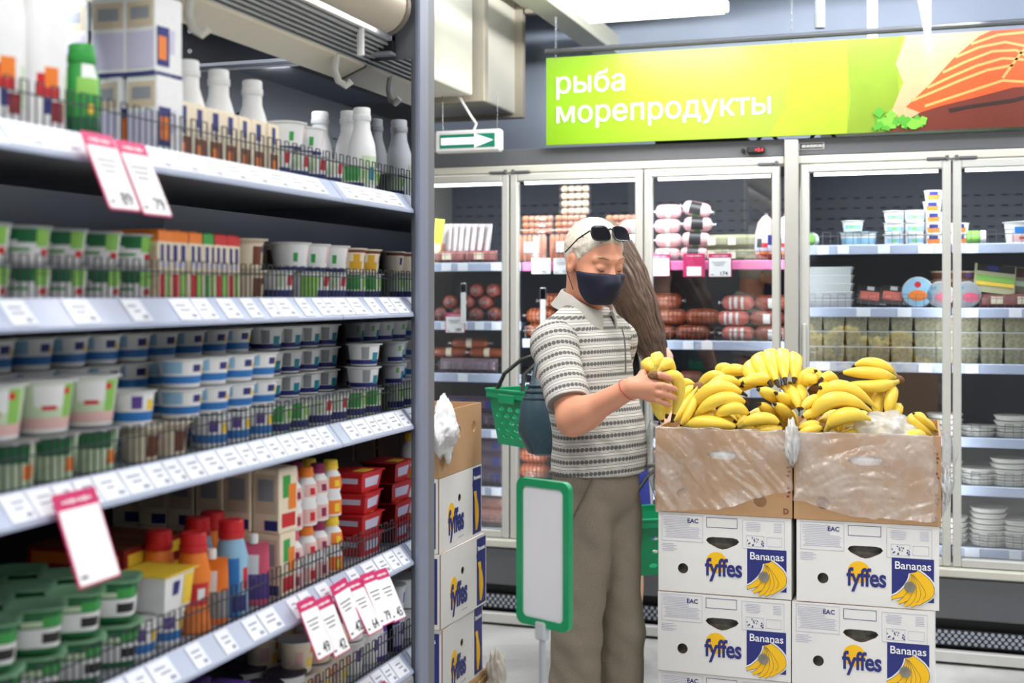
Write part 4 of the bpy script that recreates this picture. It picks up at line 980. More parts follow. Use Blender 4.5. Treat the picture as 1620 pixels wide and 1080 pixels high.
# -- narrow bay
Z = SH_A1
for i, px in enumerate((704, 713, 722, 731, 741, 752, 764)): goods('vac', 'pale upright vacuum pack', 'a1', 1, Z[0], px, rot=(-.06-.012*i, .05, -.75), yoff=.30+.008*i)
goods('greencard', 'lime green upright card', 'a1', 1, Z[0], 687, rot=(-.05, .12, 0), yoff=.22)
for i, px in enumerate((712, 762)): goods('vaclow', 'clear-wrapped salami pack', 'a1', 1, Z[0], px, yoff=.235, rot=(0, 0, .1))
for l, pxs in ((0, (700, 728, 756, 784)), (1, (714, 742, 770)), (2, (756, 782))):
    for px in pxs: goods('redend', 'round red sausage end', 'a1', 2, Z[1], px, l, .058, .27, (0, 0, PI/2+.15))
for l in (0, 1):
    for px in ((712, 772) if l == 0 else (744,)): goods('brownstick', 'pale-banded sausage stick', 'a1', 3, Z[2]+.073, px, l, .046, .28, (0, 0, .08))
goods('vaclong', 'long lilac vacuum meat pack', 'a1', 3, Z[2], 742, yoff=.25)
for px in (706, 752, 792): goods('vacdark', 'blue-labelled dark meat pack', 'a1', 4, Z[3], px, yoff=.25)
for px in (728, 770): goods('vacdark', 'blue-labelled dark meat pack', 'a1', 4, Z[3], px, 1, .077, .25)
for l in (0, 1, 2):
    for px in (726, 780): goods('vacdark', 'stacked dark lilac meat pack', 'a1', 5, Z[4], px, l, .077, .25)
for l in (0, 1):
    for px in (728, 778): goods('pinksack', 'pink sausage pack', 'a1', 6, Z[5], px, l, .076, .25)
# -- middle bay
Z = SH_A2
for px in (842, 893, 944): goods('wiener', 'upright pack of orange wieners', 'a2', 1, Z[0], px, yoff=.235)
for l in (0, 1, 2):
    for px in (851, 903): goods('wstring', 'orange sausage string', 'a2', 1, Z[0]+.138, px, l, .03, .25, (0, 0, .04))
for l in range(4): goods('pstring', 'pale thick sausage string', 'a2', 1, Z[0]+.228, 910, l, .036, .255, (0, 0, -.05+.04*l))
goods('bluepk', 'white pack with navy print', 'a2', 1, Z[0], 905, yoff=.30)
for l in (0, 1): goods('wstring', 'short sausage string behind the hams', 'a2', 1, Z[0]+.165, 984, l, .032, .30, (0, 0, .1))
goods('bluepk', 'white pack under the sausage strings', 'a2', 1, Z[0], 985, yoff=.33)
for l in (0, 1, 2): goods('ham', 'pink ham loaf by the door bar', 'a2', 1, Z[0], 1003, l, .067, .245)
for l in (0, 1, 2):
    for px in ((857, 913) if l != 2 else (878,)): goods('nettedorange', 'orange netted sausage', 'a2', 2, Z[1], px, l, .072, .25)
for l in (0, 1): goods('nettedorange', 'round orange smoked loaf', 'a2', 5, Z[4]+.02, 846, l, .076, .25)
for l in (0, 1): goods('pinksack', 'pink sausage pack', 'a2', 6, Z[5], 850, l, .076, .25)
# -- right bay
for l in range(4): goods('ham', 'pink ham loaf', 'a3', 1, Z[0], 1056+(l % 2)*2, l, .0665, .245, (0, 0, .03*l))
for l in range(3): goods('hamlabel', 'black-labelled ham loaf', 'a3', 1, Z[0], 1098+l*3, l, .0685, .245, (0, .03, .05*l))
goods('hamlabel', 'tilted ham loaf on the black-labelled loaves', 'a3', 1, Z[0]+.207, 1100, rot=(0, .22, 0), yoff=.245)
for l in (0, 1):
    for px in (1140, 1172): goods('greenpack2', 'olive sausage pack', 'a3', 1, Z[0], px, l, .062, .25, (0, 0, .05))
goods('ovoid', 'tall printed poultry roll standing upright', 'a3', 1, Z[0], 1212, yoff=.25); goods('ovoid', 'second printed poultry roll beside the door bar', 'a3', 1, Z[0], 1243, yoff=.30)
for l in (0, 1):
    for px in (1042, 1096) if l == 0 else (1060, 1112): goods('netted', 'brown netted sausage', 'a3', 2, Z[1], px, l, .073, .25)
goods('netted', 'brown netted sausage', 'a3', 2, Z[1], 1052, 2, .073, .25)
for l in (0, 1, 2):
    for px in ((1168, 1222) if l != 1 else (1160, 1214)): goods('printed' if px < 1200 else 'printedred', 'pink sausage with white print' if px < 1200 else 'red sausage with white print', 'a3', 2, Z[1], px, l, .070, .25)
for px in (1040, 1094): goods('redend', 'dark red sausage', 'a3', 3, Z[2], px, yoff=.26, rot=(0, 0, .2))
# -- tub fridge
Z = [1.735, 1.462, 1.225, .913, .708, .447]
for px in (1348, 1368): goods('cyantub', 'cyan-lidded tub', 'b1', 1, Z[0], px, yoff=.25)
goods('whitetub', 'white tub leaning on the cyan tubs', 'b1', 1, Z[0]+.0625, 1349, yoff=.25)
for l in range(3):
    for px in (1415, 1447): goods('whitetub', 'white seafood tub', 'b1', 1, Z[0], px, l, .051, .25)
for l in range(5): goods('orangetub', 'orange-print small tub', 'b1', 1, Z[0], 1477-(2 if l == 3 else 0), l, .0475, .25)
goods('jar', 'clear jar by the corner post', 'b1', 1, Z[0], 1276, yoff=.25, rot=(0, 0, .9))
for l in range(5):
    for px in (1288, 1326): goods('whitebox', 'white food tray', 'b1', 2, Z[1], px, l, .0362, .25, (0, 0, RG.uniform(-.06, .06)))
for px in (1378, 1415): goods('salmon', 'black salmon pack leaning back', 'b1', 2, Z[1], px, rot=(-.5, .1, 0), yoff=.25, dz=.008)
goods('bigdisc', 'large round tub standing on edge', 'b1', 2, Z[1], 1452, yoff=.235)
goods('fishdisc', 'smaller round fish tub standing on edge', 'b1', 2, Z[1], 1487, yoff=.235)
for l in range(4): goods('browntub', 'brown salad tub', 'b1', 2, Z[1], 1494, l, .0408, .36)
for l in range(3):
    for px in (1286, 1320, 1356, 1391, 1427, 1464, 1496): goods('seedtub', 'pale seafood salad tub', 'b1', 3, Z[2], px, l, .0685, .26)
for l in range(4): goods('dish', 'round fish dish by the door bar', 'b1', 4, Z[3], 1494, l, .0235, .26)
for l in range(4): goods('dish', 'round fish dish by the door bar', 'b1', 5, Z[4], 1494, l, .0235, .26)
for l in range(5): goods('dish', 'round fish dish by the door bar', 'b1', 6, Z[5], 1502, l, .0235, .26)
goods('orangetub', 'orange-print small tub', 'b2', 1, Z[0], 1518, yoff=.25); goods('orangetub', 'orange-print small tub', 'b2', 1, Z[0], 1518, 1, .0475, .25)
goods('jar', 'green and white jar lying down', 'b2', 1, Z[0], 1540, yoff=.25)
goods('bigtub', 'large white tub with food print', 'b2', 1, Z[0], 1618, yoff=.26)
for l in range(4): goods('browntub', 'brown salad tub', 'b2', 2, Z[1], 1532, l, .0408, .36)
goods('fishdisc', 'round fish tub standing on edge', 'b2', 2, Z[1], 1530, yoff=.235)
for i, px in enumerate((1572, 1616)): goods('greenbag' if i == 0 else 'brownbag', 'green and black seafood pack leaning' if i == 0 else 'taupe seafood pack leaning', 'b2', 2, Z[1]+.064, px, rot=(-.35, .12, .1), yoff=.25+.07*i)
for i, px in enumerate((1580, 1622)): goods('vaclow', 'flat brown fish pack', 'b2', 2, Z[1], px, yoff=.26, rot=(0, 0, 0))
for l in range(3):
    for px in (1530, 1568, 1606): goods('seedtub', 'pale seafood salad tub', 'b2', 3, Z[2], px, l, .0685, .26)
for sh, pxs in ((4, ((1548, 2), (1602, 4))), (5, ((1548, 3), (1596, 5))), (6, ((1564, 7), (1612, 5)))):
    for px, n in pxs:
        for l in range(n): goods('dish', 'round fish dish, %s stack' % ('left' if px < 1570 else 'right'), 'b2', sh, Z[sh-1], px, l, .0235, .26)
flush_goods()
for k, o in list(PROTO.items()):
    if k not in USED: kill(o); PROTO.pop(k)
# -- hanging price cards on the rails
def cab_card(px, py, w, h, label, num=None, style='white', yo=.150):
    q = on_y(px, py, YF+yo); price_card(None, (q.x, YF+yo, q.z), w, h, num, style, label=label, group='price cards in the glass fridges')
cab_card(856, 408, .095, .075, 'white price card under the orange wieners, left one', '161')
cab_card(890, 408, .090, .075, 'white price card under the orange wieners, partly behind the man', '124')
cab_card(1043, 402, .098, .10, 'pink-topped price card reading 139 under the hams', '139', 'header')
cab_card(1098, 401, .10, .105, 'solid pink card between the 139 and 174 price cards', None, 'pink')
cab_card(1139, 401, .105, .105, 'pink-topped price card reading 174 under the olive packs', '174', 'header')
cab_card(720, 495, .10, .095, 'pink-edged price card reading 189 in the narrow sausage bay', '189', 'header')
def strip_holder(px, py0, py1, label):
    a = on_y(px, py1, YF+.145); b = on_y(px, py0, YF+.145)
    t = thing('price_strip', label, 'price strip', (a.x, YF+.145, a.z)); h = b.z-a.z
    MB().box((0, 0, h/2), (.026, .004, h), 0, .001).build('strip', [WHT], t); MB().box((0, .002, h*.88), (.032, .008, h*.24), 0, .003).build('clip', [M('clip_slate', (70, 74, 90), .5)], t)
strip_holder(733, 448, 512, 'white vertical price strip with dark clip in the narrow sausage bay')
strip_holder(859, 455, 535, 'white vertical price strip with dark clip beside the netted sausages')
# ================================================================== banana cartons
CARTW = M('carton_white', (232, 231, 228), .6, var=.03, scale=12); CARTIN = M('carton_brown_in', (150, 116, 84), .8); KRAFT = M('carton_kraft', (186, 146, 106), .75, var=.08, scale=14)
LINER = M('liner_dark', (128, 124, 114), .25, var=.5, scale=50); BNAVY = M('banana_box_navy', (38, 46, 122), .5); BYEL = M('banana_box_yellow', (252, 196, 18), .5); PLINE = M('print_line', (176, 178, 206), .7)
BW, BD, BH = .392, .50, .2385
def lens(w, h, cx, cy):
    return [(cx-w/2, cy), (cx-w*.44, cy+h*.22), (cx-w*.3, cy+h*.3), (cx+w*.3, cy+h*.3), (cx+w*.44, cy+h*.22), (cx+w/2, cy), (cx+w*.42, cy-h*.25), (cx+w*.14, cy-h*.62), (cx, cy-h*.7), (cx-w*.14, cy-h*.62), (cx-w*.42, cy-h*.25)]
def fy_box(side=False):
    t = thing('banana_carton', None, 'carton')
    T = lambda x, y, z: (x, z, y)
    u = lambda a: -BW/2+BW*a
    v = lambda a: BH*(1-a)
    holes = [lens(BW*.25, BH*.15, u(.49), v(.33)), circle(.0155, 16, u(.19), v(.70)), circle(.0155, 16, u(.80), v(.735))] if not side else [circle(.0125, 14, u(.46), v(.36)), circle(.0125, 14, u(.80), v(.27))]
    y0 = -BD/2
    f = MB().prism([[(u(0), .001), (u(1), .001), (u(1), BH-.001), (u(0), BH-.001)]]+holes, y0+.004, y0, 0, T, 1).build('front_panel', [CARTW, CARTIN], t)
    b = MB(); b.box((0, BD/2-.002, BH/2), (BW, .004, BH-.002)); b.box((-BW/2+.002, 0, BH/2), (.004, BD-.008, BH-.002)); b.box((BW/2-.002, 0, BH/2), (.004, BD-.008, BH-.002)); b.box((0, 0, .003), (BW-.008, BD-.008, .004)); b.box((0, 0, BH-.003), (BW-.008, BD-.008, .004))
    b.box((0, .02, BH-.0008), (BW, BD-.06, .0015)); b.build('carton_body', [CARTW], t)
    n = MB(); R = []
    rg = random.Random(5)
    for i in range(7):
        z = .02+.2*i/6; R.append([(x*(BW/2-.03)*(1+.06*rg.uniform(-1, 1)), y*(BD/2-.02-rg.uniform(0, .012)), z) for x, y in ((-1, -1), (-.7, -1), (-.35, -1), (0, -1), (.35, -1), (.7, -1), (1, -1), (1, 1), (-1, 1))])
    n.loft(R).build('liner', [LINER], t, smooth=80)
    if side:
        MB().prism([circle(BW*.10, 28, u(.27), v(.58), .8, 1.2)], y0-.0006, y0, 0, T).build('yellow_disc', [BYEL], f)
        text('brand_lettering', 'fyffes', .072, BNAVY, f, (u(.38), y0-.0012, v(.80)), bold=.03, space=.96).scale = (1, 1.5, 1)
        MB().prism([[(u(.78), v(.97)), (u(.985), v(.97)), (u(.985), v(.03)), (u(.78), v(.03))]], y0-.0007, y0, 0, T).build('blue_panel', [BNAVY], f)
        text('word_bananas', 'Bananas', .021, PAPER, f, (u(.882), y0-.0014, v(.20)), bold=.01)
        for k in range(4):
            m = MB(); Q = [(u(.87)-.004*k+.018*math.sin(q*2.4)*(.4+.4*k)-.012, v(.36+.56*q)) for q in np.linspace(0, 1, 9)]
            wq = [.004+.010*math.sin(PI*min(1, .15+.8*q)) for q in np.linspace(0, 1, 9)]
            for (a0, b0), (a1, b1), w0, w1 in zip(Q, Q[1:], wq, wq[1:]): m.quad(T(a0-w0, b0, y0-.0015-.0004*k), T(a0+w0, b0, y0-.0015-.0004*k), T(a1+w1, b1, y0-.0015-.0004*k), T(a1-w1, b1, y0-.0015-.0004*k))
            m.build('banana_print', [BYEL], f, smooth=0)
        k_ = MB(); k_.box((u(.5), -BD/2-.0004, v(.90)), (.05, .0005, .003)); k_.build('fine_print', [PLINE], f, kind='stuff')
    if not side:
        def rect(mb, a, b_, c, d, w=.0008, z=y0-.0004):
            for (p, q, r, s) in ((a, b_, c, c), (a, b_, d, d), (a, a, c, d), (b_, b_, c, d)):
                mb.box(((u(p)+u(q))/2, z, (v(r)+v(s))/2), (abs(u(q)-u(p))+w, .0005, abs(v(s)-v(r))+w))
        p = MB(); rg = random.Random(8)
        rect(p, .03, .34, .03, .36); rect(p, .64, .95, .05, .40)
        for k in range(13):
            p.box((u(.04)+BW*.10, y0-.0004, v(.06+.021*k)), (BW*.2 if k < 6 else BW*rg.uniform(.2, .29), .0005, .0011)) if k < 6 else p.box((u(.045)+BW*.14, y0-.0004, v(.06+.021*k)), (BW*rg.uniform(.24, .28), .0005, .0011))
        for k in range(5): p.box((u(.03)+BW*.045*(1+.2*(k % 2)), y0-.0004, v(.40+.021*k)), (BW*.09*(1+.3*(k % 2)), .0005, .0011))
        for k in range(6): p.box((u(.66)+BW*.06, y0-.0004, v(.08+.02*k)), (BW*rg.uniform(.08, .14), .0005, .001)); p.box((u(.93)-BW*.03, y0-.0004, v(.08+.02*k)), (BW*.06, .0005, .001))
        rect(p, .67, .80, .24, .37, .0006); rect(p, .82, .93, .25, .36, .0006)
        p.build('fine_print', [PLINE], f, kind='stuff')
        k_ = MB(); rg = random.Random(2)
        rect(k_, .37, .60, .045, .165, .0013)
        for i in range(18): k_.box((u(.675+.12*rg.random()), y0-.0005, v(.25+.11*rg.random())), (.004*rg.uniform(.4, 1), .0005, .004))
        k_.build('frame_print', [BNAVY], f, kind='stuff')
        text('certificate_mark', 'EAC', .018, BNAVY, f, (u(.265), y0-.0006, v(.125)), bold=.02)
        MB().prism([circle(BW*.080, 28, u(.445), v(.60))], y0-.0006, y0, 0, T).build('yellow_disc', [BYEL], f)
        text('brand_lettering', 'fyffes', .056, BNAVY, f, (u(.50), y0-.0012, v(.76)), bold=.024, space=.96).scale = (1, 1.28, 1)
        MB().prism([[(u(.675), v(.91)), (u(.965), v(.91)), (u(.965), v(.40)), (u(.675), v(.40))], circle(.0155, 16, u(.80), v(.735))], y0-.0007, y0, 0, T).build('blue_panel', [BNAVY], f)
        text('word_bananas', 'Bananas', .031, PAPER, f, (u(.82), y0-.0014, v(.53)), bold=.008)
        cx, cy = u(.80), v(.735)
        def ban(off, grow, mat, z, name, k0, k1):
            m = MB()
            for k in range(k0, k1):
                ang = k/5; ps = []; X0, Y0 = u(.825)+.006*ang, v(.565)
                ex, ey = u(.655)+BW*.24*ang**1.0*1.0, v(.83)-.055*math.sin(ang*1.9)*.55+.0
                ex = u(.655)+BW*(.02+.22*ang); ey = v(.835+.13*math.sin(PI*min(1, ang*.75+.12)))
                mx_, my = X0+(.012+.050*ang), (Y0+ey)/2-.010
                L = []; Rr = []
                for s in np.linspace(0, 1, 9):
                    x = (1-s)**2*X0+2*s*(1-s)*mx_+s*s*ex; y = (1-s)**2*Y0+2*s*(1-s)*my+s*s*ey
                    w = (.004+.0095*math.sin(PI*min(1, .15+s*.9)))+grow
                    dx = 2*(1-s)*(mx_-X0)+2*s*(ex-mx_); dy = 2*(1-s)*(my-Y0)+2*s*(ey-my); l = math.hypot(dx, dy)
                    L.append((x-dy/l*w, y+dx/l*w)); Rr.append((x+dy/l*w, y-dx/l*w))
                P_ = L+Rr[::-1]
                zz = y0-z-.00012*k
                for i in range(8): m.quad(T(*L[i], zz), T(*L[i+1], zz), T(*Rr[i+1], zz), T(*Rr[i], zz), 0)
            return m
        ban(0, .0052, 0, .0009, '', 0, 6).build('banana_print_edge', [PAPER], f, smooth=0)
        for k in range(6):
            g = ban(0, .0012, 0, .0018+.0003*k, '', k, k+1).build('banana_print_outline', [INK], f, smooth=0)
            ban(0, 0, 0, .00192+.0003*k, '', k, k+1).build('banana_print', [BYEL], f, smooth=0)
        MB().lathe([(.0156, 0), (.0156, .001)], 16, 0, (u(.80), y0-.0052, v(.735)), Matrix.Rotation(-PI/2, 3, 'X')).build('punched_hole', [LINER], f)
    if side:
        S = lambda a, b_, z: (-BW/2-z, -BD/2+a, b_)
        MB().prism([[(.012, v(.93)), (.012, v(.06)), (.105, v(.06)), (.105, v(.93))]], .0005, .0011, 0, S).build('side_panel_print', [BNAVY], t)
        me = text_mesh('Bananas', .022, .008, mat=PAPER); obj('word_bananas', me, t, (-BW/2-.002, -BD/2+.058, v(.19)), rot=(PI/2, 0, -PI/2))
        m = MB()
        for k in range(4):
            Q = [(.05+.012*k+.022*math.sin(s*2.2)*(.3+k*.4), v(.35+.52*s)) for s in np.linspace(0, 1, 8)]
            for (a0, b0), (a1, b1) in zip(Q, Q[1:]): m.quad(S(a0-.011, b0, .0015+.0002*k), S(a0+.011, b0, .0015+.0002*k), S(a1+.011, b1, .0015+.0002*k), S(a1-.011, b1, .0015+.0002*k))
        m.build('side_banana_print', [BYEL], t, smooth=0, fix=False)
        for a, b_ in ((.16, .45), (.14, .7)): MB().lathe([(.011, 0), (.011, .0012)], 14, 0, (-BW/2-.0005, -BD/2+a, v(b_)), Matrix.Rotation(-PI/2, 3, 'Y')).build('punched_hole', [LINER], t)
    return t
YB0 = 3.75; XL, XR = -.593, -.190; ZP = .157
proto = fy_box()
names = ['top', 'middle', 'bottom']
def place(x, dx, k, which):
    global first
    loc = (x+dx[0], YB0+BD/2+dx[1], ZP+BH*(2-k)); rot = (0, 0, dx[2])
    o = proto if first else dup(proto, loc); first = False
    o.location = loc; o.rotation_euler = rot
    tag(o, 'white printed banana carton, %s of the three under the %s open kraft box' % (names[k], which), 'carton', 'white banana cartons under the open boxes')
first = True
for k, dx in enumerate(((.001, 0, .0), (0, -.003, 0), (0, .002, 0))): place(XL, dx, k, 'left')
for k, dx in enumerate(((.002, 0, .012), (-.006, -.006, -.006), (-.004, .0, 0))): place(XR, dx, k, 'right')
sproto = fy_box(True); first = True
XT, YT, ZT = -1.484-BD/2, 3.72+BW/2, .2255
for k, dx in enumerate(((0, 0, 0), (.012, .006, -.03), (.006, 0, .02))):
    o = sproto if k == 0 else dup(sproto, (0, 0, 0)); o.location = (XT+dx[0], YT+dx[1], ZT+BH*(2-k)); o.rotation_euler = (0, 0, PI/2+dx[2])
    tag(o, 'white banana carton, %s of three in the stack beside the grey post' % names[k], 'carton', 'white banana cartons beside the post')
def pallet(name, label, x, y, w, d, h, group):
    t = thing(name, label, 'pallet', (x, y, 0), group=group); wd = M('pallet_wood', (186, 150, 104), .8, var=.18, scale=20)
    for i in range(5): MB().box((-w/2+.05+(w-.1)*i/4, 0, h-.011), (.09, d, .022), b=.002).build('plank', [wd], t)
    for i in range(3): MB().box((-w/2+.05+(w-.1)*i/2, 0, .011), (.09, d, .022), b=.002).build('plank', [wd], t)
    for j in range(3):
        MB().box((0, -d/2+.05+(d-.1)*j/2, h-.033), (w, .09, .022), b=.002).build('plank', [wd], t)
        for i in range(3): MB().box((-w/2+.05+(w-.1)*i/2, -d/2+.05+(d-.1)*j/2, (h-.022)/2), (.09, .09, h-.066), b=.002).build('block', [wd], t)
pallet('wooden_pallet', 'wooden pallet under the two white banana carton stacks', (XL+XR)/2, YB0+.32, .786, .64, ZP-.001, None)
pallet('wooden_pallet', 'wooden pallet with thick blocks under the carton stack beside the post', XT, YT+.02, .52, .44, ZT-.001, None)
def open_box(label, x, y, z, w, d, h, holes, yaw=0, letters=True):
    t = thing('open_carton', label, 'carton', (x, y, z), (0, 0, yaw)); T = lambda a, b, c: (a, c, b); th_ = .006
    H = [circle(.019, 14, hx, hy) if hw is None else [(hx+px_*hw, hy+py_*.014) for px_, py_ in circle(.5, 14, 0, 0, 1, 2)] for hx, hy, hw in holes]
    f = MB().prism([[(-w/2, 0), (w/2, 0), (w/2, h), (-w/2, h)]]+H, -d/2, -d/2+th_, 0, T, 0).build('front_wall', [KRAFT], t)
    MB().box((0, d/2-th_/2, h/2), (w, th_, h)).build('back_wall', [KRAFT], t)
    for s in (-1, 1): MB().box((s*(w/2-th_/2), 0, h/2), (th_, d-2*th_, h)).build('side_wall', [KRAFT], t)
    MB().box((0, 0, .004), (w-2*th_, d-2*th_, .006)).build('bottom', [KRAFT], t)
    for hx, hy, hw in holes:
        if hw and letters:
            m = MB(); m.loft([[(hx+hw*.62*k*math.cos(a)*(1+.12*math.sin(5*a)), -d/2+.009+yy, hy+.024*k*math.sin(a)*(1+.15*math.cos(4*a))) for a in np.linspace(0, 2*PI, 25)[:-1]] for k, yy in ((.9, .02), (1, .008), (.7, -.004), (.2, -.007))])
            m.build('film_lining', [M('lining_white', (236, 236, 236), .5, var=.08, scale=40)], t)
    if letters:
        for k, zz in enumerate((.012, .075, .135, .19)):
            if k == 0: text('stamp_letter', 'D', .022, M('stamp_brown', (130, 70, 44), .7), f, (w/2-.018, -d/2-.0008, zz), bold=.02)
            else:
                m = MB()
                for q in range(3): m.box((w/2-.012+.003*(q % 2), -d/2-.0004, zz-.012+.012*q), (.008, .0006, .006))
                m.build('stamp_mark', [M('stamp_brown', (130, 70, 44))], f, kind='stuff')
    return t
ZB = ZP+3*BH
open_box('open kraft banana box heaped with bananas, next to the man, under wrinkled film', XL-.002, YB0+BD/2-.004, ZB+.0005, .404, BD, .25, [(-.12, .055, None), (.11, .045, None), (0, .175, .09)])
open_box('open kraft banana box at the right, holding bananas and a bulging film bag', XR+.002, YB0+BD/2-.004, ZB+.0005, .404, BD, .252, [(-.12, .05, None), (0, .175, .10)], .008)
open_box('open kraft box with two round holes, topmost of the stack beside the post', XT, YT, ZT+3*BH+.0005, BW, BD, .21, [(-.02, .13, None), (.12, .135, None)], PI/2, False)

# ---- clear film hanging over the open boxes
FILMW = clear_mat('box_film', (.97, .97, .97), refl=.02, white=.31, rough=.2, bump=.5, bscale=30)
FILMB = clear_mat('bag_film', (.97, .97, .97), refl=.03, white=.72, rough=.3, bump=.5, bscale=40)
from mathutils import noise as NZ
def film(label, xa, xb, ztop, hem, amp, diag, lside, rside, seed):
    """sheet over the front of a box: hem(u) gives its lower edge; folds run along diag; it wraps round the sides"""
    vs, fs = [], []; NU, NV = 120, 60
    for i in range(NU+1):
        u = i/NU; x = xa+(xb-xa)*u; zb = hem(u)
        for j in range(NV+1):
            v = j/NV; z = ztop+.006-(ztop+.006-zb)*max(0, (v-.12))/.88
            back = max(0, .12-v)/.12*.07
            q = Vector((x*6+seed+.35*NZ.noise(Vector((x*5, z*5, seed))), (z+x*diag+.05*NZ.noise(Vector((x*6, z*6, seed+3))))*17, seed)); fold = abs(NZ.noise(q))*1.2+.6*abs(NZ.noise(q*2.3))+.25*abs(NZ.noise(Vector((x*60, z*60, seed))))
            near = min(1, v*4)*(1.0 if v < .85 else 1+2.0*(v-.85))
            y = YB0-.010-amp*fold*near+back-.004
            e = 0
            if u < lside: e = (lside-u)/lside
            if u > 1-rside: e = (u-1+rside)/rside
            y += .16*e**1.5
            xx = x+(.010*NZ.noise(Vector((z*14, seed, u*3))))*(e > 0)
            zz = z-.012*back/.07+.006*NZ.noise(Vector((x*30, v*3, seed)))*(v > .9)+(.0 if back == 0 else .010*NZ.noise(Vector((x*20, 1, seed))))
            if u < lside: xx -= .036*math.sin(PI*min(1, v*1.1))*(1-u/lside)*(diag > 0)
            if u > 1-rside and diag < 0: xx += .030*math.sin(PI*min(1, v))**2*(u-1+rside)/rside*(1+.5*NZ.noise(Vector((z*18, 2, seed))))
            vs.append((xx, y, zz))
    for i in range(NU):
        for j in range(NV): a = i*(NV+1)+j; fs.append((a, a+NV+1, a+NV+2, a+1))
    o = MB().add(vs, fs).build('plastic_film', [FILMW], None, smooth=180, fix=False); tag(o, label, 'plastic film'); return o
film('wrinkled clear film hanging diagonally over the left kraft banana box', XL-.236, XL+.205, ZB+.25, lambda u: ZB-.004+.10*max(0, u-.15)**1.15+.008*math.sin(u*9), .015, 1.0, .085, .02, 3.1)
film('wrinkled clear film hanging straight over the right kraft banana box', XR-.208, XR+.228, ZB+.25, lambda u: ZB+.06-.045*min(1, u*2.2)+.03*(u > .95)*(u-.95)/.05, .011, -.3, .03, .10, 9.7)
def blob(name, label, cat, c, s, seed, amp, mat, sub=4, top=None, freq=3):
    bm = bmesh.new(); bmesh.ops.create_icosphere(bm, subdivisions=sub, radius=1)
    for v in bm.verts:
        n = v.co.normalized(); k = 1+amp*(NZ.noise(n*freq+Vector((seed, 0, 0)))+.5*abs(NZ.noise(n*freq*2.7+Vector((seed, 5, 0))))+.3*NZ.noise(n*freq*6))
        p = Vector((n.x*s[0]*k, n.y*s[1]*k, n.z*s[2]*k))
        if top: p = top(p, n)
        v.co = p
    me = bpy.data.meshes.new(name); bm.to_mesh(me); bm.free(); me.materials.append(mat); me.polygons.foreach_set('use_smooth', [True]*len(me.polygons))
    o = obj(name, me, None, c); tag(o, label, cat); return o
q = on_y(1408, 684, 3.86)
blob('film_bag', 'milky bulging film bag on the bananas in the right kraft box', 'plastic film', (q.x-.014, 3.875, q.z-.012), (.098, .10, .066), 4, .32, FILMB, freq=2.2)
q = on_y(1490, 765, 3.80); blob('film_bunch', 'bunched clump of clear film at the right edge of the right kraft box', 'plastic film', (q.x+.006, 3.80, q.z), (.018, .05, .05), 8, .5, FILMB)
q = on_y(1254, 690, 3.755); blob('film_bunch', 'twisted clump of clear film between the two open kraft boxes', 'plastic film', (q.x, 3.735, q.z-.02), (.018, .03, .06), 6, .5, FILMB)
WBAG = M('bag_white', (238, 238, 240), .45, var=.05, sss=.2)
def drape(p, n):
    a = math.atan2(n.y, n.x); k = 1+.10*math.sin(7*a+2*n.z)
    if n.z > 0: q = n.z**1.5; p.y = p.y*(1-.86*q)*k+.018*q; p.x *= (1-.7*q)*k; p.z *= 1+.22*q
    else: p.y *= (1-.25*n.z)*k; p.z *= 1+.16*math.sin(3.2*a+1)
    return p
blob('plastic_bag', 'crumpled white plastic bag slung over the open kraft box beside the post', 'plastic bag', (-1.484, 3.752, 1.100), (.042, .078, .082), 2, .34, WBAG, 5, drape, 1.8)
blob('cloth_rag', 'grey-white rag hanging from the pallet beside the post', 'rag', (-1.435, 4.13, .19), (.03, .03, .10), 5, .5, M('rag', (206, 200, 190), .9, var=.1), 4)

# ================================================================== bananas
YEL = M('banana_yellow', (248, 212, 78), .40, var=.10, scale=16, bump=.05, bscale=30, sss=.0); BTIP = M('banana_tip', (58, 44, 28), .7); BSTEM = M('banana_stem', (214, 190, 80), .5, var=.15); CROWN = M('banana_crown', (120, 84, 50), .8, var=.3, scale=60)
def banana(parent, p0, pm, p1, r, oc, tipdark=True):
    P0, PM, P1 = [Vector(p)-oc for p in (p0, pm, p1)]; C = PM*2-(P0+P1)/2; path = []; rr = []
    N = 13; prof = [.34, .42, .62, .86, .98, 1.02, 1.03, 1.02, .98, .92, .82, .62, .34, .17]
    for i in range(N+1):
        s = i/N; path.append(P0*(1-s)**2+C*2*s*(1-s)+P1*s*s); rr.append(r*prof[i])
    mb = MB(); n = 10; up = None; rings = []
    side = (P1-P0).cross(PM-P0); side = side.normalized() if side.length > 1e-6 else Vector((0, 1, 0))
    for i, p in enumerate(path):
        t = (path[min(i+1, N)]-path[max(i-1, 0)]).normalized(); e1 = side-t*side.dot(t); e1.normalize(); e2 = t.cross(e1)
        rings.append([p+(e1*math.cos(a)+e2*math.sin(a))*rr[i]*(1+.055*math.cos(5*a)) for a in [2*PI*j/n for j in range(n)]])
    mb.loft(rings, lambda i, j: 1 if i == N-1 and tipdark else (2 if i < 2 else 0))
    return mb.build('banana', [YEL, BTIP, BSTEM], parent, smooth=60)
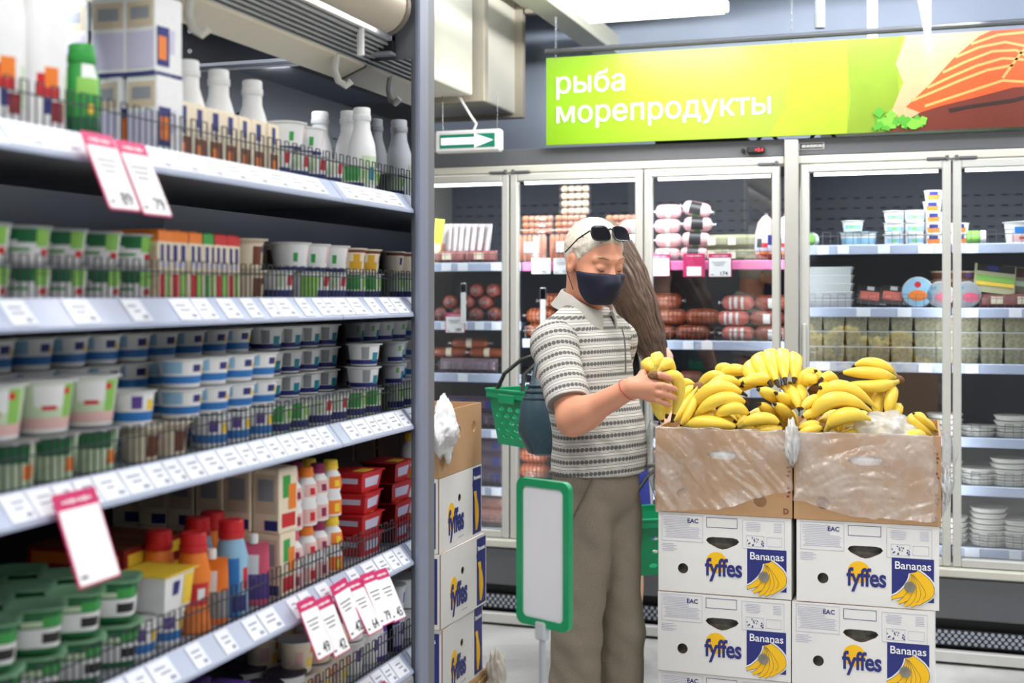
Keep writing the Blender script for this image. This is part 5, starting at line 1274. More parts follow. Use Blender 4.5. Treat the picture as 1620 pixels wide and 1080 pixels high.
def cluster(label, bs, y, r=.0195, crown=True, group=None, tip=True):
    pts = [[on_y(p[0], p[1], p[2] if len(p) > 2 else y) for p in b] for b in bs]
    c = sum((b[0] for b in pts), Vector())/len(pts); lo = Vector((c.x, c.y, min(min(p.z for p in b) for b in pts)-r))
    t = thing('banana_hand', label, 'bananas', lo, group=group)
    for b in pts: banana(t, *b, r*RG.uniform(.94, 1.05), lo, tip)
    if crown:
        cc = c-lo; d = (cc-sum((b[1] for b in pts), Vector())/len(pts)+lo).normalized()
        m = MB(); m.lathe([(.011, -.012), (.014, 0), (.011, .012), (.006, .018)], 10, 0, cc, d.to_track_quat('Z', 'Y').to_matrix(), sx=1.5)
        m.build('crown', [CROWN], t)
    return t
Y1 = 3.84
cluster('big hand of four long bananas lying across the left of the left box', [((1094, 657, 3.84), (1128, 614, 3.80), (1182, 626, 3.83)), ((1095, 663, 3.81), (1140, 631, 3.78), (1184, 640, 3.82)), ((1112, 635, 3.88), (1140, 604, 3.87), (1176, 612, 3.90)), ((1128, 664, 3.80), (1158, 645, 3.78), (1187, 658, 3.81))], Y1, .021, False)
cluster('pair of bananas lying along the front rim of the left box', [((1080, 674, 3.79), (1122, 668, 3.775), (1171, 677, 3.79)), ((1083, 667, 3.82), (1126, 657, 3.81), (1166, 668, 3.82))], 3.79, .019, False)
cluster('pair of bananas at the middle of the left box front rim', [((1166, 676, 3.79), (1205, 661, 3.78), (1236, 672, 3.79)), ((1190, 683, 3.80), (1216, 679, 3.79), (1240, 680, 3.80))], 3.79, .0185, False)
cluster('large fanned hand of bananas crowning the left box heap', [((1250, 572, 4.06), (1257, 571, 3.97), (1256, 606, 3.89)), ((1240, 567, 4.07), (1238, 566, 3.97), (1243, 608, 3.87)), ((1230, 567, 4.07), (1218, 567, 3.96), (1232, 612, 3.86)), ((1222, 570, 4.07), (1200, 573, 3.95), (1222, 611, 3.86)), ((1215, 575, 4.07), (1186, 584, 3.94), (1208, 612, 3.87))], 4.0, .0235)
cluster('bunch with dark-tipped bananas pointing at the viewer, middle of the left heap', [((1226, 606, 3.92), (1200, 599, 3.86), (1172, 607, 3.83)), ((1242, 640, 3.97), (1222, 626, 3.86), (1197, 615, 3.81)), ((1262, 642, 3.97), (1246, 634, 3.88), (1225, 620, 3.82)), ((1232, 668, 3.95), (1218, 652, 3.86), (1199, 637, 3.80)), ((1256, 668, 3.95), (1243, 653, 3.86), (1223, 637, 3.80))], 3.95, .0185)
cluster('slim bananas curving down the right flank of the left heap', [((1248, 606, 3.95), (1268, 620, 3.90), (1262, 642, 3.86)), ((1236, 612, 3.93), (1256, 624, 3.88), (1264, 650, 3.84))], 3.9, .018, False)
cluster('pale bananas at the back left of the left heap', [((1108, 632, 4.02), (1122, 598, 3.98), (1152, 598, 3.96)), ((1136, 604, 4.04), (1160, 585, 4.0), (1186, 594, 3.98)), ((1134, 596, 4.10), (1144, 583, 4.08), (1160, 586, 4.06)), ((1160, 622, 4.0), (1180, 606, 3.93), (1200, 612, 3.92))], 4.0, .020, False)
cluster('speckled slim bananas leaning on the left edge of the left box', [((1104, 612, 3.84), (1080, 646, 3.80), (1064, 668, 3.78)), ((1107, 616, 3.83), (1091, 650, 3.79), (1076, 674, 3.78)), ((1101, 610, 3.86), (1084, 622, 3.83), (1074, 640, 3.82)), ((1103, 611, 3.88), (1080, 606, 3.86), (1068, 622, 3.85))], 3.84, .0135)
cluster('bunch with two upward dark tips at the left of the right box', [((1264, 628, 3.95), (1268, 600, 3.92), (1293, 586, 3.92)), ((1322, 620, 3.95), (1314, 598, 3.89), (1297, 601, 3.84)), ((1320, 630, 3.94), (1309, 614, 3.87), (1296, 614, 3.83)), ((1265, 600, 4.0), (1284, 590, 3.97), (1304, 604, 3.95)), ((1272, 612, 3.92), (1282, 600, 3.89), (1290, 610, 3.88))], 3.9, .019)
cluster('small bananas with black ends low at the left of the right box', [((1303, 632, 3.88), (1284, 634, 3.83), (1267, 648, 3.80)), ((1302, 648, 3.86), (1286, 652, 3.82), (1268, 660, 3.80))], 3.84, .0175, False)
cluster('hand of three bananas on top of the right box, dark crown to the right', [((1421, 600, 3.99), (1378, 590, 3.95), (1327, 590, 3.98)), ((1421, 603, 3.97), (1382, 611, 3.93), (1336, 606, 3.96)), ((1419, 597, 4.02), (1386, 575, 4.0), (1348, 580, 4.03))], 3.98, .0185)
cluster('large hand of three bananas arching across the front of the right box', [((1288, 652, 3.88), (1325, 612, 3.84), (1388, 646, 3.87)), ((1277, 672, 3.83), (1318, 632, 3.80), (1378, 650, 3.83)), ((1306, 682, 3.80), (1336, 657, 3.78), (1378, 664, 3.80))], 3.84, .0235, False, tip=False)
cluster('bananas standing upright under the crowned hand on the right box', [((1413, 607, 3.98), (1410, 630, 3.94), (1402, 658, 3.93)), ((1400, 612, 4.0), (1388, 636, 3.96), (1394, 660, 3.95)), ((1424, 640, 3.98), (1418, 650, 3.95), (1412, 664, 3.94)), ((1395, 612, 4.04), (1376, 620, 4.0), (1362, 632, 3.98))], 3.97, .0185, False)
cluster('dark-tipped bananas poking out of the film at the right box corner', [((1482, 682, 3.92), (1464, 668, 3.88), (1443, 652, 3.86)), ((1476, 690, 3.90), (1452, 674, 3.86), (1434, 654, 3.85))], 3.9, .0135, False)
cluster('stub ends of a banana hand at the front rim of the right box', [((1303, 676, 3.80), (1283, 680, 3.785), (1260, 688, 3.79)), ((1301, 673, 3.82), (1282, 672, 3.80), (1262, 678, 3.81))], 3.8, .0145)
for bx, nm in ((XL, 'left'), (XR, 'right')):                 # the layer below, seen in the gaps
    for k in range(5):
        yy = 3.83+.085*k; a = bx-.15; b = bx+.15
        t = thing('banana_hand', 'half-buried bananas under the heap in the %s kraft box, %s row from the front' % (nm, ORD[k]), 'bananas', (bx, yy, 1.06), group='half-buried bananas')
        for s in range(4): banana(t, (bx-.16+.085*s, yy-.03, 1.07), (bx-.12+.085*s, yy, 1.115+.02*(k > 0)), (bx-.085+.085*s, yy+.04, 1.075), .021, Vector((bx, yy, 1.06)))

# ================================================================== frame stand with the blank sheet
def sign_stand():
    a = on_y(824, 752, 2.62); 
    p00 = at_d(820, 978, 2.80); p10 = at_d(903, 1006, 2.70); p01 = at_d(828, 750, 2.80); p11 = at_d(908, 768, 2.70)
    ex = (p10-p00); w = math.hypot(ex.x, ex.y); yaw = math.atan2(ex.y, ex.x); base = (p00+p10)/2
    h = ((p01-p00).length+(p11-p10).length)/2; zc = base.z
    t = thing('poster_stand', 'green-framed blank white poster on a thin pole standing before the man', 'sign stand', (base.x, base.y, 0), (0, 0, yaw))
    GR = M('frame_green', (8, 150, 96), .4); T = lambda x, y, z: (x, z, y+zc)
    MB().prism([rrect(w, h, .018, 5, 0, h/2), rrect(w-.034, h-.034, .012, 5, 0, h/2)], -.007, .007, 0, T).build('frame', [GR], t)
    MB().prism([rrect(w-.03, h-.03, .012, 5, 0, h/2)], -.003, .003, 0, T).build('blank_sheet', [M('sheet_white', (232, 234, 238), .35, var=.03, scale=8)], t)
    MB().box((-.005, 0, zc-.008), (.03, .022, .04), b=.004).build('clamp', [M('clamp_clear', (190, 196, 200), .3)], t)
    PO = M('pole_grey', (176, 180, 186), .35, .3)
    MB().tube([(-.005, 0, zc-.02), (-.005, 0, .45)], .007, 10).build('pole', [PO], t)
    MB().tube([(-.005, 0, .52), (-.005, 0, .02)], .010, 10).build('pole_sleeve', [PO], t)
    MB().lathe([(.14, 0), (.14, .008), (.03, .016), (.02, .03)], 24, 0, (-.005, 0, 0)).build('foot_plate', [PO], t)
sign_stand()
# ================================================================== people: fields of smooth-blended limbs turned into one surface
import openvdb as vdb
class Field:
    def __init__(s, lo, hi, h):
        s.lo = np.array(lo, float); s.h = h; s.n = np.ceil((np.array(hi)-s.lo)/h).astype(int)+1; s.f = np.full(s.n, 1.0, np.float32)
    def sub(s, lo, hi):
        a = np.maximum(0, np.floor((np.array(lo)-s.lo)/s.h).astype(int)); b = np.minimum(s.n, np.ceil((np.array(hi)-s.lo)/s.h).astype(int)+1)
        if np.any(b <= a): return None, None
        g = [(s.lo[k]+s.h*np.arange(a[k], b[k])).astype(np.float32) for k in range(3)]
        return (slice(a[0], b[0]), slice(a[1], b[1]), slice(a[2], b[2])), (g[0][:, None, None], g[1][None, :, None], g[2][None, None, :])
    @staticmethod
    def smin(a, b, k):
        if k <= 0: return np.minimum(a, b)
        h = np.clip(.5+.5*(b-a)/k, 0, 1); return b*(1-h)+a*h-k*h*(1-h)
    def put(s, d, sl, k, mode):
        if mode == 'add': s.f[sl] = s.smin(s.f[sl], d, k)
        elif mode == 'cut': s.f[sl] = -s.smin(-s.f[sl], d, k)
    def cone(s, p, q, r0, r1, k=.02, mode='add'):
        p, q = np.array(p, float), np.array(q, float); m = max(r0, r1)+k*1.5+.03
        sl, X = s.sub(np.minimum(p, q)-m, np.maximum(p, q)+m)
        if sl is None: return
        v = q-p; L = max(1e-9, v.dot(v)); t = np.clip(((X[0]-p[0])*v[0]+(X[1]-p[1])*v[1]+(X[2]-p[2])*v[2])/L, 0, 1)
        d = np.sqrt((X[0]-p[0]-t*v[0])**2+(X[1]-p[1]-t*v[1])**2+(X[2]-p[2]-t*v[2])**2)-(r0+(r1-r0)*t); s.put(d.astype(np.float32), sl, k, mode)
    def ell(s, c, r, R=np.eye(3), k=.02, mode='add'):
        """ellipsoid; rows of R are its axes"""
        c = np.array(c, float); m = max(r)+k*1.5+.03; sl, X = s.sub(c-m, c+m)
        if sl is None: return
        D = [X[i]-c[i] for i in range(3)]; U = [sum(R[a][i]*D[i] for i in range(3)) for a in range(3)]
        k0 = np.sqrt(sum((U[a]/r[a])**2 for a in range(3)))+1e-6; k1 = np.sqrt(sum((U[a]/r[a]**2)**2 for a in range(3)))+1e-6
        s.put((k0*(k0-1)/k1).astype(np.float32), sl, k, mode)
    def plane(s, p, n, k=0):
        """keep the side that n points away from"""
        X = s.sub(s.lo, s.lo+s.n*s.h)[1]; n = np.array(n, float)/np.linalg.norm(n)
        d = (X[0]-p[0])*n[0]+(X[1]-p[1])*n[1]+(X[2]-p[2])*n[2]
        s.f = -s.smin(-s.f, -d.astype(np.float32), k)
    def mesh(s, name, mats, relax=1):
        g = vdb.FloatGrid(.2); g.copyFromArray(np.clip(s.f, -.2, .2).astype(np.float32)); P, Q = g.convertToQuads(isovalue=0)[:2]
        P = P*s.h+s.lo
        me = bpy.data.meshes.new(name); me.from_pydata(P.tolist(), [], Q[:, ::-1].tolist())
        for m in (mats if isinstance(mats, list) else [mats]): me.materials.append(m)
        bm = bmesh.new(); bm.from_mesh(me); bmesh.ops.recalc_face_normals(bm, faces=bm.faces)
        for _ in range(relax): bmesh.ops.smooth_vert(bm, verts=bm.verts, factor=.5, use_axis_x=True, use_axis_y=True, use_axis_z=True)
        bm.to_mesh(me); bm.free(); me.polygons.foreach_set('use_smooth', [True]*len(me.polygons)); return me
def verts(me): a = np.empty(len(me.vertices)*3); me.vertices.foreach_get('co', a); return a.reshape(-1, 3)
def setverts(me, a): me.vertices.foreach_set('co', a.ravel()); me.update()
def set_uv(me, U, V):
    l = np.empty(len(me.loops), int); me.loops.foreach_get('vertex_index', l); uv = me.uv_layers.new(name='cloth'); uv.data.foreach_set('uv', np.stack([U[l], V[l]], 1).ravel())

SKIN = M('skin_man', (214, 150, 120), .5, var=.07, scale=30, sss=.12); SKINW = M('skin_woman', (224, 176, 150), .5, var=.05, sss=.1)
HAIR = M('hair_grey_blond', (212, 202, 186), .65, var=.28, scale=120, bump=.7, bscale=220); TROU = M('trouser_twill', (126, 117, 102), .85, var=.34, scale=330, bump=.3, bscale=420)
MASK = M('mask_navy', (19, 22, 48), .7, var=.08, scale=120)
def shirt_mat():
    m = M('polo_cloth', (214, 210, 202), .85, var=0, bump=.12, bscale=300); nt = m.node_tree; b = nt.nodes['Principled BSDF']
    uv = nt.nodes.new('ShaderNodeUVMap'); uv.uv_map = 'cloth'; sp = nt.nodes.new('ShaderNodeSeparateXYZ'); nt.links.new(uv.outputs[0], sp.inputs[0])
    def mt(op, a, b_=None, c=None):
        n = nt.nodes.new('ShaderNodeMath'); n.operation = op
        for i, v in enumerate((a, b_, c)):
            if v is None: continue
            if hasattr(v, 'links'): nt.links.new(v, n.inputs[i])
            else: n.inputs[i].default_value = v
        return n.outputs[0]
    PU, PV = .0125, .036
    fu = mt('SUBTRACT', mt('FRACT', mt('DIVIDE', sp.outputs[0], PU)), .5); fv = mt('SUBTRACT', mt('FRACT', mt('DIVIDE', sp.outputs[1], PV)), .5)
    du = mt('MULTIPLY', fu, PU); dv = mt('MULTIPLY', fv, PV)
    d = mt('SQRT', mt('ADD', mt('MULTIPLY', du, du), mt('MULTIPLY', dv, dv)))
    dot = mt('LESS_THAN', d, .0060); band = mt('LESS_THAN', mt('ABSOLUTE', dv), .0075)
    l1 = mt('LESS_THAN', mt('ABSOLUTE', mt('SUBTRACT', mt('ABSOLUTE', dv), .0135)), .0011); l2 = mt('LESS_THAN', mt('ABSOLUTE', mt('SUBTRACT', mt('ABSOLUTE', dv), .0095)), .0008)
    fac = mt('MAXIMUM', mt('MULTIPLY', dot, .95), mt('MAXIMUM', mt('MULTIPLY', l1, .75), mt('MAXIMUM', mt('MULTIPLY', l2, .55), mt('MULTIPLY', band, .30))))
    mx = nt.nodes.new('ShaderNodeMix'); mx.data_type = 'RGBA'; mx.inputs[6].default_value = (.62, .60, .555, 1); mx.inputs[7].default_value = (.085, .082, .08, 1)
    nt.links.new(fac, mx.inputs[0]); nt.links.new(mx.outputs[2], b.inputs['Base Color']); return m
POLO = shirt_mat(); COLLAR = M('collar_grey', (172, 168, 162), .85, var=.1, scale=200, bump=.1)

def man():
    base = at_d(945, 467, 3.85); f = camdir(.766, -.643).normalized(); l = Vector((-f.y, f.x, 0))
    B = Vector((base.x, base.y, 0))
    m = lambda a, b, z: np.array(B+f*a+l*b+Vector((0, 0, z)))
    Rb = np.array([f, l, (0, 0, 1)])
    P = lambda px, py, d: np.array(at_d(px, py, d))
    t = thing('person', 'man in a striped polo shirt and navy face mask examining a hand of bananas', 'person', B)
    off = np.array(B)
    sh_r, sh_l = m(-.045, -.158, 1.388), m(-.045, .158, 1.388)
    el, wr = P(906, 664, 3.60), P(1000, 613, 3.48)
    # ---- head frame
    Hc = P(940, 413, 3.83); fh0 = np.array(camdir(.53, -.848)); up0 = np.array([0, 0, 1.0]); pt = math.radians(17)
    fh = fh0*math.cos(pt)-up0*math.sin(pt); uh = up0*math.cos(pt)+fh0*math.sin(pt); lh = np.cross(uh, fh)
    Rh = np.array([fh, lh, uh]); H = lambda a, b, c: Hc+fh*a+lh*b+uh*c
    def head(F, grow=0, k=.02, ears=True, smooth=False):
        g = grow
        F.ell(H(-.012, 0, .030), (.100+g, .077+g, .093+g), Rh, k)
        F.ell(H(.022, 0, -.035), (.072+g, .064+g, .090+g), Rh, .03)
        F.ell(H(.040, 0, -.088), (.048+g, .046+g, .036+g), Rh, .03)
        for s in (-1, 1): F.ell(H(.055, s*.036, -.028), (.032+g, .028+g, .026+g), Rh, .02)
        F.cone(H(.088, 0, .004), H(.112, 0, -.036), .009+g, .0145+g, .012)
        if not smooth:
            for s in (-1, 1):
                F.cone(H(.085, s*.012, .026), H(.070, s*.046, .024), .010, .009, .014)
                F.ell(H(.102, s*.032, .004), (.016, .017, .011), Rh, .012, 'cut')
                F.ell(H(.078, s*.032, .003), (.0145, .0165, .0125), Rh, .006)
                F.ell(H(.104, s*.012, -.038), (.012, .009, .008), Rh, .006)
            F.cone(H(.093, -.02, -.066), H(.093, .02, -.066), .007, .007, .008)
        if ears:
            for s in (-1, 1):
                F.ell(H(-.008, s*.080, -.008), (.021, .009, .033), Rh, .008); F.ell(H(.000, s*.089, -.004), (.010, .006, .017), Rh, .005, 'cut')
    F = Field(B+Vector((-.42, -.50, 0)), B+Vector((.50, .42, 1.80)), .0036)
    head(F)
    F.cone(m(-.055, 0, 1.40), H(-.035, 0, -.06), .060, .054, .03)
    F.ell(m(-.03, 0, 1.27), (.105, .15, .19), Rb, .05); F.ell(m(.02, 0, 1.08), (.108, .135, .16), Rb, .06); F.ell(m(-.01, 0, .95), (.09, .12, .12), Rb, .05)
    F.cone(m(-.04, -.12, 1.395), m(-.04, .12, 1.395), .052, .052, .05)
    for s in (-1, 1):
        hip, kn, an = m(-.008, s*.070, .88), m(.02 if s > 0 else -.005, s*.092, .48), m(-.01 if s > 0 else -.03, s*.098, .09)
        F.cone(hip, kn, .064, .048, .03); F.cone(kn, an, .048, .034, .02); F.cone(m(-.03, s*.10, .05), m(.12 if s < 0 else .07, s*.115, .035), .035, .03, .02)
    F.cone(sh_r, el, .052, .043, .03); F.ell(el+(wr-el)*.22, (.050, .047, .047), k=.03)
    F.cone(el, wr, .045, .028, .02)
    el2, wr2 = m(-.10, .165, 1.12), m(-.10, .13, .90)
    F.cone(sh_l, el2, .05, .042, .03); F.cone(el2, wr2, .041, .027, .02); F.ell(m(-.10, .12, .83), (.03, .02, .05), Rb, .02)
    for q in range(4): F.cone(m(-.07-.019*q, .12, .79), m(-.07-.016*q, .11, .72), .0085, .0075, .006)
    F.cone(m(-.07, .11, .84), m(-.055, .10, .785), .010, .008, .008)
    # right hand: palm edge-on to the viewer, four fingers laid over the bananas
    kn = [P(1030, 597, 3.452), P(1032, 608, 3.444), P(1031, 619, 3.444), P(1028, 629, 3.452)]
    for q, K in enumerate(kn): F.cone(wr+(K-wr)*.12, K, .019, .0125, .012)
    F.cone(wr, (kn[1]+kn[2])/2, .026, .014, .012)
    FG = [((1043, 593, 3.438), (1054, 596, 3.452), (1061, 600, 3.475)), ((1047, 610, 3.43), (1060, 613, 3.444), (1068, 616, 3.47)), ((1046, 622, 3.43), (1059, 626, 3.444), (1067, 629, 3.468)), ((1041, 633, 3.437), (1052, 637, 3.448), (1060, 640, 3.466))]
    for q in range(4):
        a, b, c = [P(*w) for w in FG[q]]; r = (.0098, .0102, .0098, .0088)[q]
        F.cone(kn[q], a, r*1.06, r, .004); F.cone(a, b, r*1.02, r*.94, .003); F.cone(b, c, r*.95, r*.82, .003)
    F.cone(wr+(kn[0]-wr)*.3, P(1017, 592, 3.485), .017, .0125, .01); F.cone(P(1017, 592, 3.485), P(1030, 583, 3.53), .0125, .0105, .005); F.cone(P(1030, 583, 3.53), P(1043, 582, 3.56), .0108, .009, .004)
    me = F.mesh('body', SKIN); V = verts(me); setverts(me, V-off); obj('body', me, t)
    # ---- hair, brows, eyes
    Fh = Field(Hc-.17, Hc+.17, .0036); Fh.ell(H(-.014, 0, .032), (.105, .0815, .0985), Rh, 0)
    nrm = fh*.86-uh*.62; Fh.plane(H(.022, 0, .0), nrm, .012); Fh.plane(H(0, 0, -.055), -uh+fh*.2, .02)
    for s in (-1, 1): Fh.ell(H(-.002, s*.085, -.012), (.024, .02, .036), Rh, .004, 'cut')
    hm = Fh.mesh('hair', HAIR, 2); V = verts(hm)
    V += np.array([[NZ.noise(Vector(v*70))*.0016]*3 for v in V])
    setverts(hm, V-off); obj('hair', hm, t)
    tuft = MB(); rg = random.Random(3)
    for i in range(260):
        a = rg.uniform(-1.35, 1.35); e = rg.uniform(.45, 1.15); d = (math.cos(a)*math.cos(e), math.sin(a)*math.cos(e), math.sin(e))
        p = np.array(H(-.014+.104*d[0], .081*d[1], .032+.098*d[2])); n_ = fh*d[0]+lh*d[1]+uh*d[2]
        if (p-H(.022, 0, 0)).dot(nrm) > .004 or np.linalg.norm((p-H(.060, -.008, .10))*np.array([1, 1, 1])) < .080: continue
        q = p+n_*.006+fh*.012*rg.uniform(.3, 1)+lh*.006*rg.uniform(-1, 1)
        tuft.tube([p-off-n_*.002, (p+q)/2-off+n_*.002, q-off], [.0016, .0013, .0004], 4)
    tuft.build('hair_strands', [HAIR], t, kind='stuff')
    BROW = M('brow_sandy', (176, 140, 108), .8, var=.2, scale=200); LASH = M('lash_brown', (96, 66, 52), .8)
    for s in (-1, 1):
        e = MB().lathe([(.001, -.0115), (.008, -.0085), (.0115, -.001), (.0085, .0085), (.001, .0115)], 14, 0, H(.0775, s*.032, .001)-off, Matrix((lh, -fh, uh)).transposed() if False else Matrix.Identity(3)); e.build('eye', [M('eye_white', (226, 214, 206), .3)], t)
        MB().tube([H(.0915-.010*(abs(k-.5)*2)**2, s*(.019+.026*k), -.0035-.003*math.sin(k*PI))-off for k in np.linspace(0, 1, 7)], .0014, 5).build('eyelash', [LASH], t)
        MB().tube([H(.0945-.012*k, s*(.014+.036*k), .029+.007*math.sin(k*2.6))-off for k in np.linspace(0, 1, 7)], [.002, .0035, .004, .004, .0035, .003, .0015], 6).build('eyebrow', [BROW], t)
    # ---- mask with ear loops
    Fm = Field(Hc-.20, Hc+.20, .0036); head(Fm, .0065, .02, False, True); Fm.ell(H(.072, 0, -.058), (.046, .042, .050), Rh, .03)
    Fm.plane(H(.10, 0, -.012), uh*1.0-fh*.16, .004); Fm.plane(H(.012, 0, 0), -fh-uh*.22, .003); Fm.plane(H(.06, 0, -.120), -uh+fh*.28, .006); Fm.plane(H(.030, 0, -.085), -uh*.62-fh*.78, .012)
    mm = Fm.mesh('face_mask', MASK, 1); setverts(mm, verts(mm)-off); mk = obj('face_mask', mm, t)
    for s in (-1, 1):
        for z0 in (-.03, -.085): MB().tube([H(.018, s*.072, z0)-off, H(-.002, s*.081, z0*.6)-off, H(-.022, s*.083, -.004 if z0 > -.05 else -.03)-off], .0013, 5).build('ear_loop', [MASK], mk)
    seam = MB().tube([H(.118+.006*math.sin(k*PI), .0, -.02-.085*k)-off for k in np.linspace(.05, .9, 8)], .0010, 5); seam.build('mask_seam', [MASK], mk)
    # ---- sunglasses pushed up on the hair
    GLS = M('lens_black', (14, 13, 18), .06, spec=.8); FR = M('frame_black', (16, 15, 16), .25)
    g0 = H(.070, -.008, .106); gx = lh; gn = fh*.76+uh*.65; gn = gn/np.linalg.norm(gn); gy = np.cross(gn, gx)
    sg = thing('sunglasses', "black sunglasses pushed up on the man's pale hair", 'sunglasses', Vector(g0)); 
    if gy.dot(uh) < 0: gy = -gy
    def G(x, y, z): q = gx*x+gy*y+gn*(z-.9*x*x*1.6-.004); return (q[0], q[1], q[2])
    for s in (-1, 1):
        out = [(s*(.037+.031*c_), .0235*s_-.004*c_*c_*(1 if s_ < 0 else .2)) for c_, s_ in [(math.copysign(abs(math.cos(a))**.7, math.cos(a)), math.copysign(abs(math.sin(a))**.75, math.sin(a))) for a in np.linspace(0, 2*PI, 25)[:-1]]]
        MB().prism([out], .002, .0035, 0, G).build('lens', [GLS], sg)
        rim = MB().tube([G(x, y, .003) for x, y in out], .0022, 6, loop=True); rim.build('frame', [FR], sg)
        e0 = np.array(G(s*.068, .010, 0)); tip = np.array(H(-.032, s*.088, .018))-g0
        MB().tube([e0, (e0*.62+tip*.38)+lh*s*.010, tip], [.0026, .0024, .0022], 6).build('temple_arm', [FR], sg)
    MB().tube([G(-.009, .010, .003), G(0, .013, .005), G(.009, .010, .003)], .0024, 6).build('bridge', [FR], sg)
    # ---- polo shirt
    Fs = Field(B+Vector((-.42, -.42, .90)), B+Vector((.42, .42, 1.56)), .005)
    Fs.ell(m(-.03, 0, 1.27), (.118, .165, .19), Rb, .06); Fs.ell(m(.012, 0, 1.09), (.132, .152, .16), Rb, .07); Fs.ell(m(-.003, 0, .97), (.130, .156, .13), Rb, .06)
    Fs.cone(m(-.043, -.125, 1.388), m(-.043, .125, 1.388), .062, .062, .05); Fs.cone(m(-.055, 0, 1.40), m(-.045, 0, 1.51), .078, .066, .04)
    for s in (-1, 1): Fs.cone(m(-.048, s*.045, 1.462), m(-.045, s*.14, 1.400), .044, .05, .04)
    Fs.plane(m(0, 0, .985), (0, 0, -1), .004); cu = np.array(f)*.30+np.array([0, 0, 1.0]); Fs.plane(m(.02, 0, 1.478), cu, .01)
    sm = Fs.mesh('polo_shirt', POLO, 2); V = verts(sm); D = V-off; a = D@np.array(f); b = D@np.array(l); z = D[:, 2]
    ang = np.arctan2(b, a+.01)
    wv = np.array([NZ.noise(Vector((q[0]*3, q[1]*2, q[2]*26+q[0]*6))) for q in np.stack([np.cos(ang), np.sin(ang), z], 1)]); w2 = np.array([NZ.noise(Vector((q*9))) for q in V])
    k_ = (.0065*wv*np.clip((1.26-z)/.2, .15, 1)+.004*w2)[:, None]
    rad = np.stack([a, b], 1); rad /= np.linalg.norm(rad, axis=1)[:, None]+1e-6
    V = V+(rad[:, :1]*np.array(f)+rad[:, 1:]*np.array(l))*k_
    set_uv(sm, ang*.155, z-.10*np.clip(a, 0, .2)+.02*np.clip(z-1.2, 0, 1)); setverts(sm, V-off); po = obj('polo_shirt', sm, t)
    for nm, S, E_ in (('sleeve', sh_r, el), ('sleeve', sh_l, el2)):
        ax = (E_-S); L = np.linalg.norm(ax); ax = ax/L; e1 = np.cross(ax, np.array(f)); e1 /= np.linalg.norm(e1); e2 = np.cross(ax, e1)
        Fv = Field(np.minimum(S, E_)-.12, np.maximum(S, E_)+.12, .005)
        Fv.ell(S+ax*.01, (.068, .068, .068), k=.03); Fv.cone(S+ax*.03, E_, .066, .064, .03); Fv.plane(S+ax*L*.80, ax, .004)
        inn = -np.array(l)*(-1 if nm == 'x' else (1 if S is sh_r else -1)); Fv.plane(S+inn*-.028 if False else S-(np.array(l)*(-.035) if S is sh_r else np.array(l)*.035), (np.array(l) if S is sh_r else -np.array(l))-np.array([0, 0, .25]), .01)
        vm = Fv.mesh('sleeve', POLO, 2); V = verts(vm); D = V-S; vv = D@ax; th_ = np.arctan2(D@e2, D@e1)
        V = V+np.array([NZ.noise(Vector(q*16)) for q in V])[:, None]*np.stack([np.cos(th_), np.sin(th_)], 1)@np.array([e1, e2])*.004
        set_uv(vm, th_*.066, vv); setverts(vm, V-off); obj('sleeve', vm, po)
    # folded collar, placket, button
    N0 = m(-.046, 0, 1.500); cu_n = cu/np.linalg.norm(cu); cl = np.array(l); cf = np.cross(cl, cu_n); R = []
    for i in range(33):
        a_ = .30+(2*PI-.60)*i/32; dr = cf*math.cos(a_)+cl*math.sin(a_); op = max(0, math.cos(a_)-.6)
        rr = .072+.016*max(0, math.cos(a_)); c0 = N0-cu_n*(.026*max(0, math.cos(a_))) 
        w = .040+.024*max(0, math.cos(a_)); ring = []
        for (o_, h_) in ((0, .000), (.002, .016), (.007, .022), (.013, .018), (.020+.02*op, -.004), (.033+.030*op, .018-w-.008), (.029+.030*op, .018-w-.010), (.015+.015*op, -.003), (.007, .008), (.004, .004)):
            ring.append(c0+dr*(rr+o_-.004)+cu_n*h_-off)
        R.append(ring)
    MB().loft(R).build('collar', [COLLAR], po, smooth=60)
    pk = MB(); pf = lambda z: .098+.0*z
    pts = [(.088, 1.425), (.098, 1.395), (.102, 1.36), (.103, 1.325), (.103, 1.285)]
    for (a0, z0), (a1, z1) in zip(pts, pts[1:]):
        pk.quad(m(a0, -.002, z0)-off, m(a0, .006, z0)-off, m(a1, .006, z1)-off, m(a1, -.002, z1)-off)
    pk.build('placket', [M('placket_dark', (92, 90, 88), .85)], po)
    # ---- trousers
    Ft = Field(B+Vector((-.40, -.40, .04)), B+Vector((.40, .40, 1.06)), .0055)
    Ft.ell(m(-.005, 0, .955), (.122, .150, .14), Rb, .03)
    for s in (-1, 1):
        hip, kn_, an = m(-.008, s*.068, .87), m(.02 if s > 0 else -.005, s*.092, .50), m(-.01 if s > 0 else -.03, s*.098, .05)
        Ft.cone(hip, kn_, .100, .076, .012); Ft.cone(kn_, an, .075, .072, .012)
    Ft.plane(m(0, 0, 1.03), (0, 0, 1), .004); Ft.plane(m(0, 0, .045), (0, 0, -1), .004)
    tm = Ft.mesh('trousers', TROU, 2); V = verts(tm); D = V-off
    nn = np.array([NZ.noise(Vector((q[0]*9, q[1]*9, q[2]*3.2)))+.5*NZ.noise(Vector((q[0]*12, q[1]*12, q[2]*16+q[0]*12))) for q in V])
    a = D@np.array(f); b = D@np.array(l); bs = np.where(b > 0, .085, -.085); d2 = np.stack([a, b-bs*np.clip((.95-D[:, 2])*4, 0, 1)], 1); d2 /= np.linalg.norm(d2, axis=1)[:, None]+1e-6
    V = V+(d2[:, :1]*np.array(f)+d2[:, 1:]*np.array(l))*(nn*.011)[:, None]; setverts(tm, V-off); tr = obj('trousers', tm, t)
